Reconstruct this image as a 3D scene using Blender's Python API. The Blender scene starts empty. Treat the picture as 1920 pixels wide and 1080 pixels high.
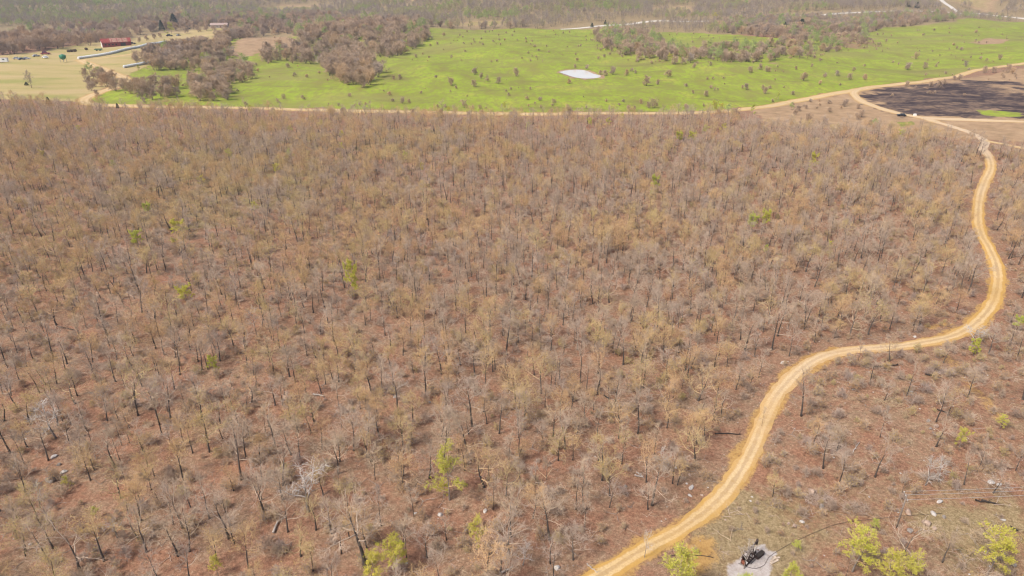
import bpy, math, random
import numpy as np
from mathutils import Vector

R = math.radians
rnd = random.Random(7)
nrng = np.random.default_rng(11)
scene = bpy.context.scene
col = scene.collection

# ------------------------------------------------------------------ camera, sky, sun, exposure
CAM_H, PITCH, FPX = 75.0, R(25.0), 1280.0
cam_d = bpy.data.cameras.new("camera")
cam = bpy.data.objects.new("camera", cam_d)
col.objects.link(cam)
cam.location = (0, 0, CAM_H)
cam.rotation_euler = (R(90) - PITCH, 0, 0)
cam_d.sensor_width = 36.0
cam_d.lens = 24.0
cam_d.clip_start = 0.5
cam_d.clip_end = 20000
scene.camera = cam

SUN_EL, SUN_AZ = R(52), R(-125)           # azimuth measured from +Y towards +X
world = bpy.data.worlds.new("World")
scene.world = world
world.use_nodes = True
wn = world.node_tree
sky = wn.nodes.new("ShaderNodeTexSky")
sky.sky_type = 'NISHITA'
sky.sun_disc = False
sky.sun_elevation = SUN_EL
sky.sun_rotation = SUN_AZ
sky.dust_density = 6.0
sky.air_density = 1.0
sky.ozone_density = 1.0
sky.altitude = 200
wn.links.new(sky.outputs[0], wn.nodes["Background"].inputs[0])
wn.nodes["Background"].inputs[1].default_value = 0.105

sun_d = bpy.data.lights.new("sun", 'SUN')
sun_d.energy = 2.1
sun_d.angle = R(9)
sun_d.color = (1.0, 0.95, 0.87)
sun = bpy.data.objects.new("sun", sun_d)
col.objects.link(sun)
sd = Vector((math.sin(SUN_AZ) * math.cos(SUN_EL), math.cos(SUN_AZ) * math.cos(SUN_EL), math.sin(SUN_EL)))
sun.rotation_euler = sd.to_track_quat('Z', 'Y').to_euler()
sun.location = (0, 0, 400)

vs = scene.view_settings
vs.view_transform = 'Standard'
vs.look = 'None'
vs.gamma = 1.0
vs.use_curve_mapping = False
vs.exposure = 0.80
scene.cycles.use_denoising = True
scene.cycles.filter_width = 1.2
scene.cycles.max_bounces = 5
scene.cycles.diffuse_bounces = 3
scene.cycles.volume_bounces = 0
HAZE_DENSITY = 0.00012

# ------------------------------------------------------------------ terrain function and pixel -> ground
def sst(a, b, x):
    t = np.clip((x - a) / (b - a), 0, 1)
    return t * t * (3 - 2 * t)

POND_C = [0.0, 547.0]
POND_ON = False
def hgt(x, y):
    x = np.asarray(x, float); y = np.asarray(y, float)
    z = 0.9*np.sin(x*.021+1.3)*np.sin(y*.017+.5) + 0.5*np.sin(x*.055+y*.03) + .35*np.sin(y*.07-x*.02+2)
    z = z + 0.10*np.sin(x*.41+y*.13)*np.sin(y*.37-x*.09+1)
    m = sst(430, 650, y)
    z = z + m*(3.2*np.sin(x*.012+.4)*np.sin(y*.011+.3) + 1.8*np.sin(x*.023-y*.008+1.7) + .8*np.sin(x*.05+y*.02+.3*np.sin(y*.03)))
    r = np.hypot(x*0.75, y)
    lf = sst(-120, -420, x)
    z = z - lf*14*sst(880, 1080, r)
    far = np.where(r > 1000, (r-1000), 0.0)
    ramp = far*far/(far+140)*0.058
    z = z + np.minimum(ramp, 170+ramp*0.02)
    z = z + sst(1050, 1500, r)*(15*np.sin(x*.0047+1.1)*np.sin(y*.0062+x*.002) + 7*np.sin(x*.012+y*.006) + 3*np.sin(x*.03-y*.011))
    if POND_ON:
        near = (np.abs(x-POND_C[0]) < 70) & (np.abs(y-POND_C[1]) < 110)
        if np.any(near):
            sdp = sdist(POND_P, *np.broadcast_arrays(x, y))
            k = sst(-32, -2, sdp)
            z = np.where(near, z*(1-k) + POND_C[2]*k - .9*sst(-2.0, 3.0, sdp), z)
    return z

TS = np.geomspace(30, 6000, 1400)
def at(px, py):
    """ground point seen at photograph pixel (1920 x 1080)"""
    u = (px-960)/FPX; w = (540-py)/FPX
    cp, sp = math.cos(PITCH), math.sin(PITCH)
    d = np.array((u, cp + w*sp, -sp + w*cp))
    X, Y, Z = TS*d[0], TS*d[1], CAM_H + TS*d[2]
    g = Z - hgt(X, Y)
    k = int(np.argmax(g < 0))
    if g[k] >= 0: k = len(TS)-1
    a, b = TS[k-1], TS[k]
    for _ in range(24):
        m = .5*(a+b)
        if CAM_H + m*d[2] - float(hgt(m*d[0], m*d[1])) < 0: b = m
        else: a = m
    t = .5*(a+b)
    return Vector((t*d[0], t*d[1], float(hgt(t*d[0], t*d[1]))))

def project(x, y, z):
    cp, sp = math.cos(PITCH), math.sin(PITCH)
    zz = z - CAM_H
    dep = y*cp - zz*sp
    up = y*sp + zz*cp
    return 960 + FPX*x/dep, 540 - FPX*up/dep, dep

def ppm(p):
    return FPX/project(*p)[2]


def poly(pts):
    return np.array([at(*p)[:2] for p in pts])

def sdist(P, X, Y):
    """signed distance to polygon, positive inside"""
    ins = np.zeros(X.shape, bool); dm = np.full(X.shape, 1e18)
    n = len(P)
    for i in range(n):
        ax, ay = P[i]; bx, by = P[(i+1) % n]
        ex, ey = bx-ax, by-ay
        L = ex*ex+ey*ey+1e-12
        t = np.clip(((X-ax)*ex+(Y-ay)*ey)/L, 0, 1)
        dm = np.minimum(dm, (X-ax-t*ex)**2+(Y-ay-t*ey)**2)
        c = ((ay > Y) != (by > Y))
        with np.errstate(divide='ignore', invalid='ignore'):
            xi = ax + (Y-ay)*ex/(ey if ey != 0 else 1e-12)
        ins ^= c & (X < xi)
    d = np.sqrt(dm)
    return np.where(ins, d, -d)

p0 = at(1087, 139)
POND_P = poly([(1048,136.5),(1060,132.3),(1080,130.2),(1098,131.6),(1112,136.5),(1126,140),(1122,144.5),(1104,146.8),(1086,146.6),(1072,144),(1060,140.5)])
POND_C = [p0.x, p0.y, p0.z - 0.1]
POND_ON = True

def ldist(P, X, Y):
    dm = np.full(X.shape, 1e18)
    for i in range(len(P)-1):
        ax, ay = P[i]; bx, by = P[i+1]
        ex, ey = bx-ax, by-ay
        L = ex*ex+ey*ey+1e-12
        t = np.clip(((X-ax)*ex+(Y-ay)*ey)/L, 0, 1)
        dm = np.minimum(dm, (X-ax-t*ex)**2+(Y-ay-t*ey)**2)
    return np.sqrt(dm)

_ph = nrng.uniform(0, 6.28, (12, 2)); _dr = nrng.uniform(0, 6.28, 12)
def wob(x, y, wl, k=0):
    """smooth noise about -1..1, wavelength wl"""
    s = 0
    for i in range(5):
        a = _dr[(i+k) % 12]; f = 6.283/wl*(0.6+.35*i)
        s = s + np.sin((x*math.cos(a)+y*math.sin(a))*f + _ph[(i*2+k) % 12, 0] + 1.3*np.sin((y*math.cos(a)-x*math.sin(a))*f*.7+_ph[(i+k) % 12, 1]))/(1+.5*i)
    return s/2.2

def catmull(P, step):
    P = np.array(P, float)
    Q = np.vstack([2*P[0]-P[1], P, 2*P[-1]-P[-2]])
    out = []
    for i in range(1, len(Q)-2):
        n = max(2, int(np.linalg.norm(Q[i+1]-Q[i])/step))
        for k in range(n):
            t = k/n
            out.append(.5*((2*Q[i]) + (-Q[i-1]+Q[i+1])*t + (2*Q[i-1]-5*Q[i]+4*Q[i+1]-Q[i+2])*t*t + (-Q[i-1]+3*Q[i]-3*Q[i+1]+Q[i+2])*t**3))
    out.append(Q[-2])
    return np.array(out)

# ------------------------------------------------------------------ materials
MATS = {}
class NT:
    def __init__(s, name, rough=0.9, spec=0.15):
        s.m = bpy.data.materials.new(name); s.m.use_nodes = True
        s.t = s.m.node_tree; s.b = s.t.nodes["Principled BSDF"]
        s.b.inputs["Roughness"].default_value = rough
        s.b.inputs["Specular IOR Level"].default_value = spec
        MATS[name] = s.m
    def n(s, typ, **kw):
        o = s.t.nodes.new(typ)
        for k, v in kw.items(): setattr(o, k, v)
        return o
    def l(s, a, b): s.t.links.new(a, b)
    def val(s, x, sock):
        if hasattr(x, 'is_output'): s.l(x, sock)
        else: sock.default_value = x
    def pos(s):
        return s.n("ShaderNodeNewGeometry").outputs["Position"]
    def obj(s):
        return s.n("ShaderNodeTexCoord").outputs["Object"]
    def noise(s, vec, scale, detail=4, rough=.55, stretch=None, seed=0):
        if stretch or seed:
            mp = s.n("ShaderNodeMapping"); s.l(vec, mp.inputs[0])
            mp.inputs["Scale"].default_value = stretch or (1, 1, 1)
            mp.inputs["Location"].default_value = (seed*13.7, seed*7.1, seed*3.3)
            vec = mp.outputs[0]
        t = s.n("ShaderNodeTexNoise"); s.l(vec, t.inputs["Vector"])
        t.inputs["Scale"].default_value = scale; t.inputs["Detail"].default_value = detail
        t.inputs["Roughness"].default_value = rough
        return t.outputs["Fac"]
    def ramp(s, fac, stops):
        r = s.n("ShaderNodeValToRGB"); s.val(fac, r.inputs[0])
        e = r.color_ramp.elements
        while len(e) < len(stops): e.new(.5)
        for i, (p, c) in enumerate(stops):
            e[i].position = p
            c = (c, c, c) if isinstance(c, (int, float)) else c
            e[i].color = (*c, 1)
        return r.outputs[0]
    def mix(s, f, a, b, typ='MIX'):
        m = s.n("ShaderNodeMix", data_type='RGBA', blend_type=typ)
        s.val(f, m.inputs[0])
        for x, i in ((a, 6), (b, 7)):
            if isinstance(x, tuple): m.inputs[i].default_value = (*x, 1)
            else: s.val(x, m.inputs[i])
        return m.outputs[2]
    def math(s, op, a, b=0.0, clamp=False):
        m = s.n("ShaderNodeMath", operation=op, use_clamp=clamp)
        s.val(a, m.inputs[0]); s.val(b, m.inputs[1])
        return m.outputs[0]
    def attr(s, name):
        a = s.n("ShaderNodeAttribute", attribute_name=name)
        sp = s.n("ShaderNodeSeparateColor"); s.l(a.outputs["Color"], sp.inputs[0])
        return sp.outputs[0], sp.outputs[1], sp.outputs[2], a.outputs["Alpha"]
    def rand(s):
        return s.n("ShaderNodeObjectInfo").outputs["Random"]
    def color(s, c):
        if isinstance(c, tuple): s.b.inputs["Base Color"].default_value = (*c, 1)
        else: s.l(c, s.b.inputs["Base Color"])
        return s
    def bump(s, h, strength=.5, dist=.1):
        b = s.n("ShaderNodeBump"); b.inputs["Strength"].default_value = strength
        b.inputs["Distance"].default_value = dist
        s.l(h, b.inputs["Height"]); s.l(b.outputs[0], s.b.inputs["Normal"])
        return s

def simple(name, c, rough=.8, spec=.2, var=.15, scale=3.0, metal=0.0):
    t = NT(name, rough, spec)
    n = t.noise(t.obj(), scale, 5)
    dk = tuple(v*(1-var*1.6) for v in c); lt = tuple(min(1, v*(1+var)) for v in c)
    t.color(t.ramp(n, [(.3, dk), (.7, lt)]))
    t.b.inputs["Metallic"].default_value = metal
    return t.m

# ground: leaf litter, pasture, hay, burnt, dry grass, bare dirt blended by point attributes
g = NT("ground_cover", .95, .08)
P = g.pos()
big = g.noise(P, .022, 4, .6)
mid = g.noise(P, .16, 5, .6, seed=2)
sml = g.noise(P, 1.1, 5, .65, seed=3)
fine = g.math('ADD', g.math('MULTIPLY', g.noise(P, 5.5, 4, .7, seed=4), .5), g.math('MULTIPLY', g.noise(P, 1.9, 5, .7, seed=14), .5))
fine = g.math('ADD', g.math('MULTIPLY', g.math('SUBTRACT', fine, .5), 1.7), .5)
litter = g.ramp(fine, [(.22, (.070, .037, .024)), (.42, (.190, .096, .060)), (.60, (.305, .162, .102)), (.8, (.43, .29, .195))])
tan = g.ramp(fine, [(.22, (.095, .066, .045)), (.5, (.25, .165, .105)), (.8, (.43, .325, .225))])
litter = g.mix(g.ramp(g.math('ADD', g.math('MULTIPLY', mid, .6), g.math('MULTIPLY', sml, .4)), [(.42, 0), (.60, 1)]), litter, tan)
olive = g.ramp(fine, [(.3, (.13, .11, .045)), (.7, (.31, .26, .11))])
a0, a1, a2, a3 = g.attr("cover_a")
b0, b1, b2, b3 = g.attr("cover_b")
litter = g.mix(g.math('MULTIPLY', b2, g.ramp(g.math('ADD', g.math('MULTIPLY', sml, .5), g.math('MULTIPLY', mid, .5)), [(.38, .1), (.62, .95)])), litter, olive)
vor = g.n("ShaderNodeTexVoronoi", voronoi_dimensions='3D'); g.l(P, vor.inputs["Vector"]); vor.inputs["Scale"].default_value = 1.3
stn = g.math('MULTIPLY', g.math('LESS_THAN', vor.outputs["Distance"], .12), g.ramp(mid, [(.48, 0), (.62, 1)]))
litter = g.mix(stn, litter, (.36, .30, .25))
# pasture
pg = g.ramp(g.noise(P, .05, 6, .62, stretch=(1, .55, 1), seed=5), [(.34, (.20, .17, .048)), (.44, (.215, .255, .030)), (.55, (.255, .33, .030)), (.72, (.36, .34, .06))])
pg = g.mix(g.ramp(g.noise(P, .35, 6, .7, stretch=(1, .4, 1), seed=6), [(.45, 0), (.60, .85)]), pg, (.205, .175, .06))
pg = g.mix(g.ramp(g.noise(P, .012, 5, .6, stretch=(.6, 1.4, 1), seed=7), [(.50, 0), (.64, .75)]), pg, (.235, .195, .075))
pg = g.mix(g.ramp(g.noise(P, .03, 5, .65, stretch=(.5, 1.5, 1), seed=17), [(.56, 0), (.70, .7)]), pg, (.15, .105, .055))
pg = g.mix(.25, pg, g.ramp(fine, [(.3, (.09, .12, .02)), (.7, (.30, .36, .06))]))
hay = g.ramp(g.noise(P, .035, 6, .6, stretch=(.35, 1.3, 1), seed=8), [(.32, (.25, .245, .065)), (.5, (.38, .295, .13)), (.68, (.42, .31, .165))])
hay = g.mix(.2, hay, g.ramp(sml, [(.3, (.2, .17, .065)), (.7, (.42, .34, .19))]))
bn = g.math('ADD', g.math('MULTIPLY', g.noise(P, .07, 7, .7, stretch=(.6, 1.2, 1), seed=9), .6), g.math('MULTIPLY', g.noise(P, .35, 5, .7, stretch=(.6, 1.0, 1), seed=19), .4))
burnt = g.ramp(bn, [(.38, (.030, .022, .024)), (.48, (.06, .043, .042)), (.56, (.16, .11, .08)), (.68, (.30, .21, .145))])
dry = g.ramp(g.noise(P, .12, 8, .72, seed=10), [(.25, (.19, .135, .07)), (.5, (.315, .21, .125)), (.75, (.42, .30, .18))])
dirt = g.ramp(g.math('ADD', g.math('MULTIPLY', sml, .5), g.math('MULTIPLY', fine, .5)), [(.25, (.22, .12, .045)), (.5, (.37, .22, .078)), (.75, (.50, .335, .15))])
stub = g.ramp(fine, [(.25, (.12, .085, .042)), (.5, (.26, .195, .105)), (.8, (.42, .325, .205))])
edge_n = g.math('ADD', g.math('MULTIPLY', sml, .6), g.math('MULTIPLY', fine, .4))
def frag(m, w=.5):
    return g.ramp(g.math('ADD', m, g.math('MULTIPLY', g.math('SUBTRACT', edge_n, .5), w*1.6)), [(.36, 0), (.64, 1)])
c = g.mix(frag(b3), litter, stub)
c = g.mix(frag(a3), c, dry)
c = g.mix(frag(a0, .4), c, pg)
c = g.mix(frag(a1, .4), c, hay)
c = g.mix(frag(a2, .6), c, burnt)
c = g.mix(frag(b0, .9), c, dirt)
pad = g.ramp(g.math('ADD', g.math('MULTIPLY', sml, .6), g.math('MULTIPLY', fine, .4)), [(.3, (.28, .23, .20)), (.5, (.40, .355, .33)), (.7, (.50, .46, .44))])
c = g.mix(frag(b1, .5), c, pad)
g.color(c).bump(fine, .7, .12)

# dirt roads (attribute road_uv: across -1..1 in red (stored 0..1), metres along in green, paleness in blue)
def road_mat(name, edge, track, mid_c, grit):
    t = NT(name, .95, .08)
    ac, al, pale, _ = t.attr("road_uv")
    P = t.pos()
    s1 = t.noise(P, .5, 5, .65, seed=1); s2 = t.noise(P, 3.5, 4, .7, seed=2); s3 = t.noise(P, .06, 4, .6, seed=3)
    x = t.math('ABSOLUTE', t.math('SUBTRACT', t.math('MULTIPLY', ac, 2.0), 1.0))
    x = t.math('ADD', x, t.math('MULTIPLY', t.math('SUBTRACT', s1, .5), .6))
    prof = t.ramp(x, [(.0, mid_c), (.13, mid_c), (.26, track), (.50, track), (.66, edge), (1.0, edge)])
    prof = t.mix(t.ramp(s3, [(.40, 0), (.66, .5)]), prof, edge)
    prof = t.mix(t.ramp(t.math('ADD', pale, t.math('MULTIPLY', t.math('SUBTRACT', s1, .5), .5)), [(.2, 0), (.9, .9)]), prof, (.53, .43, .34))
    prof = t.mix(t.ramp(s2, [(.35, .45), (.6, 0)]), prof, grit)
    prof = t.mix(t.ramp(s2, [(.6, 0), (.8, .35)]), prof, (.60, .48, .32))
    t.color(prof).bump(s2, .5, .06)
road_mat("ochre_road", (.47, .285, .085), (.58, .43, .235), (.43, .305, .165), (.34, .20, .07))
road_mat("county_road", (.47, .32, .145), (.54, .41, .25), (.49, .36, .20), (.36, .235, .10))
road_mat("gravel_road", (.50, .46, .40), (.6, .56, .51), (.54, .5, .44), (.42, .38, .33))

def bark(name, dark, light):
    t = NT(name, .95, .05)
    n = t.noise(t.obj(), 3.0, 5, .6, stretch=(1, 1, .25))
    cc = t.ramp(n, [(.3, dark), (.7, light)])
    cc = t.mix(t.ramp(t.rand(), [(0, 0), (1, .6)]), cc, tuple(v*1.5 for v in light))
    t.color(cc)
def twig(name, stops, grain=.25):
    t = NT(name, .95, .05)
    cc = t.ramp(t.rand(), stops)
    n = t.noise(t.obj(), 1.3, 3, .6)
    cc = t.mix(grain, cc, t.ramp(n, [(.3, (.15, .12, .10)), (.7, (.78, .68, .58))]))
    t.color(cc)
bark("bark_dark", (.030, .026, .024), (.105, .088, .076))
bark("bark_grey", (.10, .09, .082), (.23, .20, .175))
bark("bark_pale", (.30, .28, .265), (.55, .52, .49))
twig("twigs_grey", [(0, (.33, .24, .17)), (.35, (.44, .33, .235)), (.7, (.40, .31, .25)), (1, (.48, .35, .215))])
twig("twigs_tan", [(0, (.46, .28, .135)), (.3, (.54, .345, .16)), (.6, (.54, .37, .165)), (.8, (.47, .355, .15)), (1, (.46, .315, .19))])
twig("twigs_round", [(0, (.34, .245, .18)), (.3, (.47, .325, .205)), (.6, (.42, .295, .195)), (.8, (.55, .355, .18)), (1, (.34, .27, .225))])
twig("twigs_far", [(0, (.26, .215, .19)), (.35, (.34, .265, .20)), (.7, (.29, .24, .21)), (1, (.42, .35, .19))])
twig("twigs_dead", [(0, (.42, .38, .345)), (1, (.56, .51, .47))], .15)
twig("log_grey", [(0, (.10, .08, .07)), (1, (.30, .26, .23))])
twig("buds", [(0, (.58, .31, .105)), (.25, (.64, .38, .13)), (.5, (.58, .39, .12)), (.7, (.54, .41, .10)), (.85, (.66, .45, .10)), (1, (.46, .44, .075))], .12)
twig("buds_far", [(0, (.36, .37, .10)), (.4, (.42, .38, .13)), (.7, (.38, .33, .17)), (1, (.42, .46, .10))], .15)
twig("lime_leaves", [(0, (.46, .48, .04)), (.3, (.54, .50, .045)), (.6, (.40, .49, .05)), (1, (.57, .48, .045))], .12)
twig("green_leaves", [(0, (.26, .38, .075)), (1, (.36, .46, .10))], .12)
twig("cedar_needles", [(0, (.035, .062, .030)), (1, (.055, .085, .04))], .06)
twig("brush_twigs", [(0, (.30, .21, .155)), (.4, (.42, .31, .225)), (.7, (.37, .28, .24)), (1, (.48, .35, .19))], .25)

# ------------------------------------------------------------------ mesh helpers
def mesh_from(name, V, F, mats, mi=None, smooth=False):
    me = bpy.data.meshes.new(name)
    me.from_pydata([tuple(v) for v in V] if not isinstance(V, list) else V, [], F)
    for m in mats: me.materials.append(MATS[m])
    if mi is not None: me.polygons.foreach_set("material_index", np.array(mi, np.int32))
    if smooth: me.polygons.foreach_set("use_smooth", np.ones(len(me.polygons), bool))
    me.update()
    return me

def link(name, me, parent=None, loc=None, rot=None, scale=None):
    o = bpy.data.objects.new(name, me)
    col.objects.link(o)
    if parent: o.parent = parent
    if loc is not None: o.location = loc
    if rot is not None: o.rotation_euler = rot
    if scale is not None: o.scale = scale if hasattr(scale, '__len__') else (scale,)*3
    return o

def tag(o, label=None, cat=None, group=None, kind=None):
    if label: o["label"] = label
    if cat: o["category"] = cat
    if group: o["group"] = group
    if kind: o["kind"] = kind
    return o

def thing(name, loc, label, cat, group=None, rz=0.0, scale=None):
    o = link(name, None, None, loc, (0, 0, rz), scale)
    return tag(o, label, cat, group)

class Geo:
    def __init__(s): s.V = []; s.F = []; s.M = []
    def quadface(s, a, b, c_, d, m=0):
        n = len(s.V); s.V += [tuple(a), tuple(b), tuple(c_), tuple(d)]; s.F.append((n, n+1, n+2, n+3)); s.M.append(m)
    def box(s, c, d, rz=0.0, m=0, taper=1.0, tilt=None):
        cx, cy, cz = c; n = len(s.V)
        ca, sa = math.cos(rz), math.sin(rz)
        for k, zz in ((0, -1), (1, 1)):
            f = taper if k else 1.0
            for sx, sy in ((-1, -1), (1, -1), (1, 1), (-1, 1)):
                x, y = sx*d[0]/2*f, sy*d[1]/2*f
                s.V.append((cx+x*ca-y*sa, cy+x*sa+y*ca, cz+zz*d[2]/2))
        for f in ((0, 3, 2, 1), (4, 5, 6, 7), (0, 1, 5, 4), (1, 2, 6, 5), (2, 3, 7, 6), (3, 0, 4, 7)):
            s.F.append(tuple(n+i for i in f)); s.M.append(m)
    def bar(s, a, b, w, h=None, m=0):
        h = h or w
        a, b = Vector(a), Vector(b); d = (b-a).normalized()
        u = d.cross(Vector((0, 0, 1)))
        if u.length < 1e-3: u = Vector((1, 0, 0))
        u.normalize(); v = u.cross(d)
        n = len(s.V)
        for p in (a, b):
            for sx, sy in ((-1, -1), (1, -1), (1, 1), (-1, 1)):
                s.V.append(tuple(p+u*(sx*w/2)+v*(sy*h/2)))
        for f in ((0, 3, 2, 1), (4, 5, 6, 7), (0, 1, 5, 4), (1, 2, 6, 5), (2, 3, 7, 6), (3, 0, 4, 7)):
            s.F.append(tuple(n+i for i in f)); s.M.append(m)
    def tube(s, pts, rad, sides=6, m=0, cap=True):
        pts = [Vector(p) for p in pts]
        n0 = len(s.V); k = len(pts)
        u = None
        for i, p in enumerate(pts):
            d = (pts[min(i+1, k-1)]-pts[max(i-1, 0)]).normalized()
            if u is None:
                u = d.cross(Vector((.31, .2, .93)))
                if u.length < 1e-3: u = d.cross(Vector((1, 0, 0)))
            u = (u - d*u.dot(d)).normalized(); v = d.cross(u)
            for j in range(sides):
                a = 6.28318*j/sides
                s.V.append(tuple(p + u*(rad[i]*math.cos(a)) + v*(rad[i]*math.sin(a))))
        for i in range(k-1):
            for j in range(sides):
                a = n0+i*sides+j; b = n0+i*sides+(j+1) % sides
                s.F.append((a, b, b+sides, a+sides)); s.M.append(m)
        if cap:
            s.F.append(tuple(n0+(k-1)*sides+j for j in range(sides))); s.M.append(m)
            s.F.append(tuple(n0+sides-1-j for j in range(sides))); s.M.append(m)
    def spike(s, p, d, L, r, m=0):
        u = d.cross(Vector((.3, .5, .81)))
        if u.length < 1e-3: u = Vector((1, 0, 0))
        u.normalize(); v = u.cross(d).normalized()
        n = len(s.V)
        s.V += [tuple(p+u*r), tuple(p-u*(.5*r)+v*(.87*r)), tuple(p-u*(.5*r)-v*(.87*r)), tuple(p+d*L)]
        s.F += [(n, n+1, n+3), (n+1, n+2, n+3), (n+2, n, n+3)]; s.M += [m]*3
    def leaf(s, p, d, L, W, rg, m=0):
        u = d.cross(Vector((rg.uniform(-1, 1), rg.uniform(-1, 1), rg.uniform(-1, 1))))
        if u.length < 1e-3: u = Vector((1, 0, 0))
        u.normalize()
        n = len(s.V)
        s.V += [tuple(p), tuple(p+d*(L*.5)+u*(W*.5)), tuple(p+d*L), tuple(p+d*(L*.5)-u*(W*.5))]
        s.F.append((n, n+1, n+2, n+3)); s.M.append(m)
    def add(s, o, m=None):
        n = len(s.V); s.V += o.V; s.F += [tuple(i+n for i in f) for f in o.F]; s.M += o.M if m is None else [m]*len(o.M)
    def mesh(s, name, mats, smooth=False): return mesh_from(name, s.V, s.F, mats, s.M, smooth)

def rvec(rg):
    while True:
        v = Vector((rg.uniform(-1, 1), rg.uniform(-1, 1), rg.uniform(-1, 1)))
        if .05 < v.length < 1: return v.normalized()

def perp_dir(d, ang, rg):
    u = d.cross(rvec(rg))
    if u.length < 1e-3: u = Vector((1, 0, 0))
    return (d*math.cos(ang) + u.normalized()*math.sin(ang)).normalized()

# ------------------------------------------------------------------ trees
def path(p, d, L, n, crook, up, rg):
    pts = [p.copy()]; d = d.copy()
    for i in range(n):
        d = (d + rvec(rg)*crook + Vector((0, 0, up))).normalized()
        p = p + d*(L/n); pts.append(p.copy())
    return pts, d

def along(pts, t):
    k = t*(len(pts)-1); i = min(int(k), len(pts)-2); f = k-i
    return pts[i].lerp(pts[i+1], f), (pts[i+1]-pts[i]).normalized()

def make_tree(seed, H=10, Rc=3.6, cb=.42, r0=.16, crook=.28, nl=8, nb=5, nt=6, tw=6, tl=.75, tr=.016, bud=0, budsize=.09,
              lean=.06, leafy=0, leafsize=.16, stems=1, lim_r=.055):
    """returns trunk Geo (mat 0) and crown Geo (mat 0 twigs, mat 1 buds or leaves)"""
    rg = random.Random(seed)
    T, C = Geo(), Geo()
    tips = []
    for st in range(stems):
        base = Vector((0, 0, -.35)) if stems == 1 else Vector((rg.uniform(-.7, .7)*Rc*.25, rg.uniform(-.7, .7)*Rc*.25, -.3))
        d0 = Vector((rg.uniform(-lean, lean), rg.uniform(-lean, lean), 1))
        if stems > 1:
            a = 6.28*st/stems + rg.uniform(-.5, .5); d0 = Vector((math.cos(a)*.42, math.sin(a)*.42, 1))
        tp, _ = path(base, d0.normalized(), H*.86, 8, crook*.27, .14, rg)
        tr_ = [r0*(1.35 if i == 0 else 1.0)*(1-.86*i/8) for i in range(9)]
        T.tube(tp, tr_, 6, 0, True)
        for i in range(nl):
            t = cb + (.97-cb)*((i+rg.random()*.8)/nl)
            p, dd = along(tp, t)
            az = i*2.399 + rg.uniform(-.6, .6)
            rel = (t-cb)/(1-cb)
            el = R(18 + 52*rel + rg.uniform(-14, 16))
            L = Rc*(1.0-.5*rel)*rg.uniform(.75, 1.2)*(1.25 if rel > .6 else 1)
            d = Vector((math.cos(az)*math.cos(el), math.sin(az)*math.cos(el), math.sin(el)))
            lp, ld = path(p, d, L, 5, crook, .10, rg)
            rl = lim_r*(1-.35*rel)*rg.uniform(.8, 1.25)
            C.tube(lp, [rl*(1-.75*k/5) for k in range(6)], 4, 0, False)
            for j in range(nb):
                u = .28+.72*(j+rg.random())/nb
                q, qd = along(lp, min(u, .999))
                bd = perp_dir(qd, R(rg.uniform(28, 62)), rg)
                bl = L*rg.uniform(.32, .55)*(1.15-.4*u)
                bp, _ = path(q, bd, bl, 3, crook, .14, rg)
                C.tube(bp, [rl*.42, rl*.34, rl*.25, rl*.15], 3, 0, False)
                for k in range(nt):
                    u2 = .2+.8*(k+rg.random())/nt
                    s_, sdv = along(bp, min(u2, .999))
                    cd = perp_dir(sdv, R(rg.uniform(25, 65)), rg)
                    cl = tl*rg.uniform(.7, 1.35)
                    C.spike(s_, cd, cl, tr*1.35)
                    for w in range(tw):
                        q2 = s_ + cd*(cl*(.15+.8*(w+rg.random())/tw))
                        td = perp_dir(cd, R(rg.uniform(22, 60)), rg); td.z += .18; td.normalize()
                        l2 = tl*rg.uniform(.45, .95)
                        C.spike(q2, td, l2, tr)
                        tips.append((q2, td, l2))
    for q, d, l in tips:
        if bud and rg.random() < bud:
            for _ in range(2):
                C.leaf(q+d*(l*rg.uniform(.5, 1)), rvec(rg), budsize*rg.uniform(.7, 1.4), budsize*.8, rg, 1)
        if leafy:
            for _ in range(leafy):
                C.leaf(q+d*(l*rg.uniform(.1, 1.05))+rvec(rg)*.08, (rvec(rg)+Vector((0, 0, .2))).normalized(), leafsize*rg.uniform(.7, 1.4), leafsize*.7, rg, 1)
    return T, C

def make_cedar(seed, H=7, Rc=2.2):
    rg = random.Random(seed); T, C = Geo(), Geo()
    T.tube([(0, 0, -.3), (0, 0, H*.5), (0.05, 0, H*.95)], [.16, .1, .02], 6)
    for i in range(900):
        h = .06+.94*rg.random()**1.1
        r = Rc*(1-h)**.75*rg.uniform(.45, 1.08)*(1+.2*math.sin(i*.37))
        a = rg.uniform(0, 6.283)
        p = Vector((math.cos(a)*r, math.sin(a)*r, h*H))
        d = Vector((math.cos(a), math.sin(a), rg.uniform(.1, .9))).normalized()
        for _ in range(3):
            C.spike(p+rvec(rg)*.18, (d+rvec(rg)*.6).normalized(), rg.uniform(.35, .7), .075, 0)
    return T, C

VARIANTS = {}
def variant(key, i, T, C, tm, cm):
    J = Geo(); J.add(T, 0)
    n = len(J.V); J.V += C.V; J.F += [tuple(a+n for a in f) for f in C.F]; J.M += [m+1 for m in C.M]
    VARIANTS.setdefault(key, []).append((T.mesh(key+"_trunk", [tm], True), C.mesh(key+"_crown", cm), J.mesh(key+"_tree", [tm]+cm)))

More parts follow.
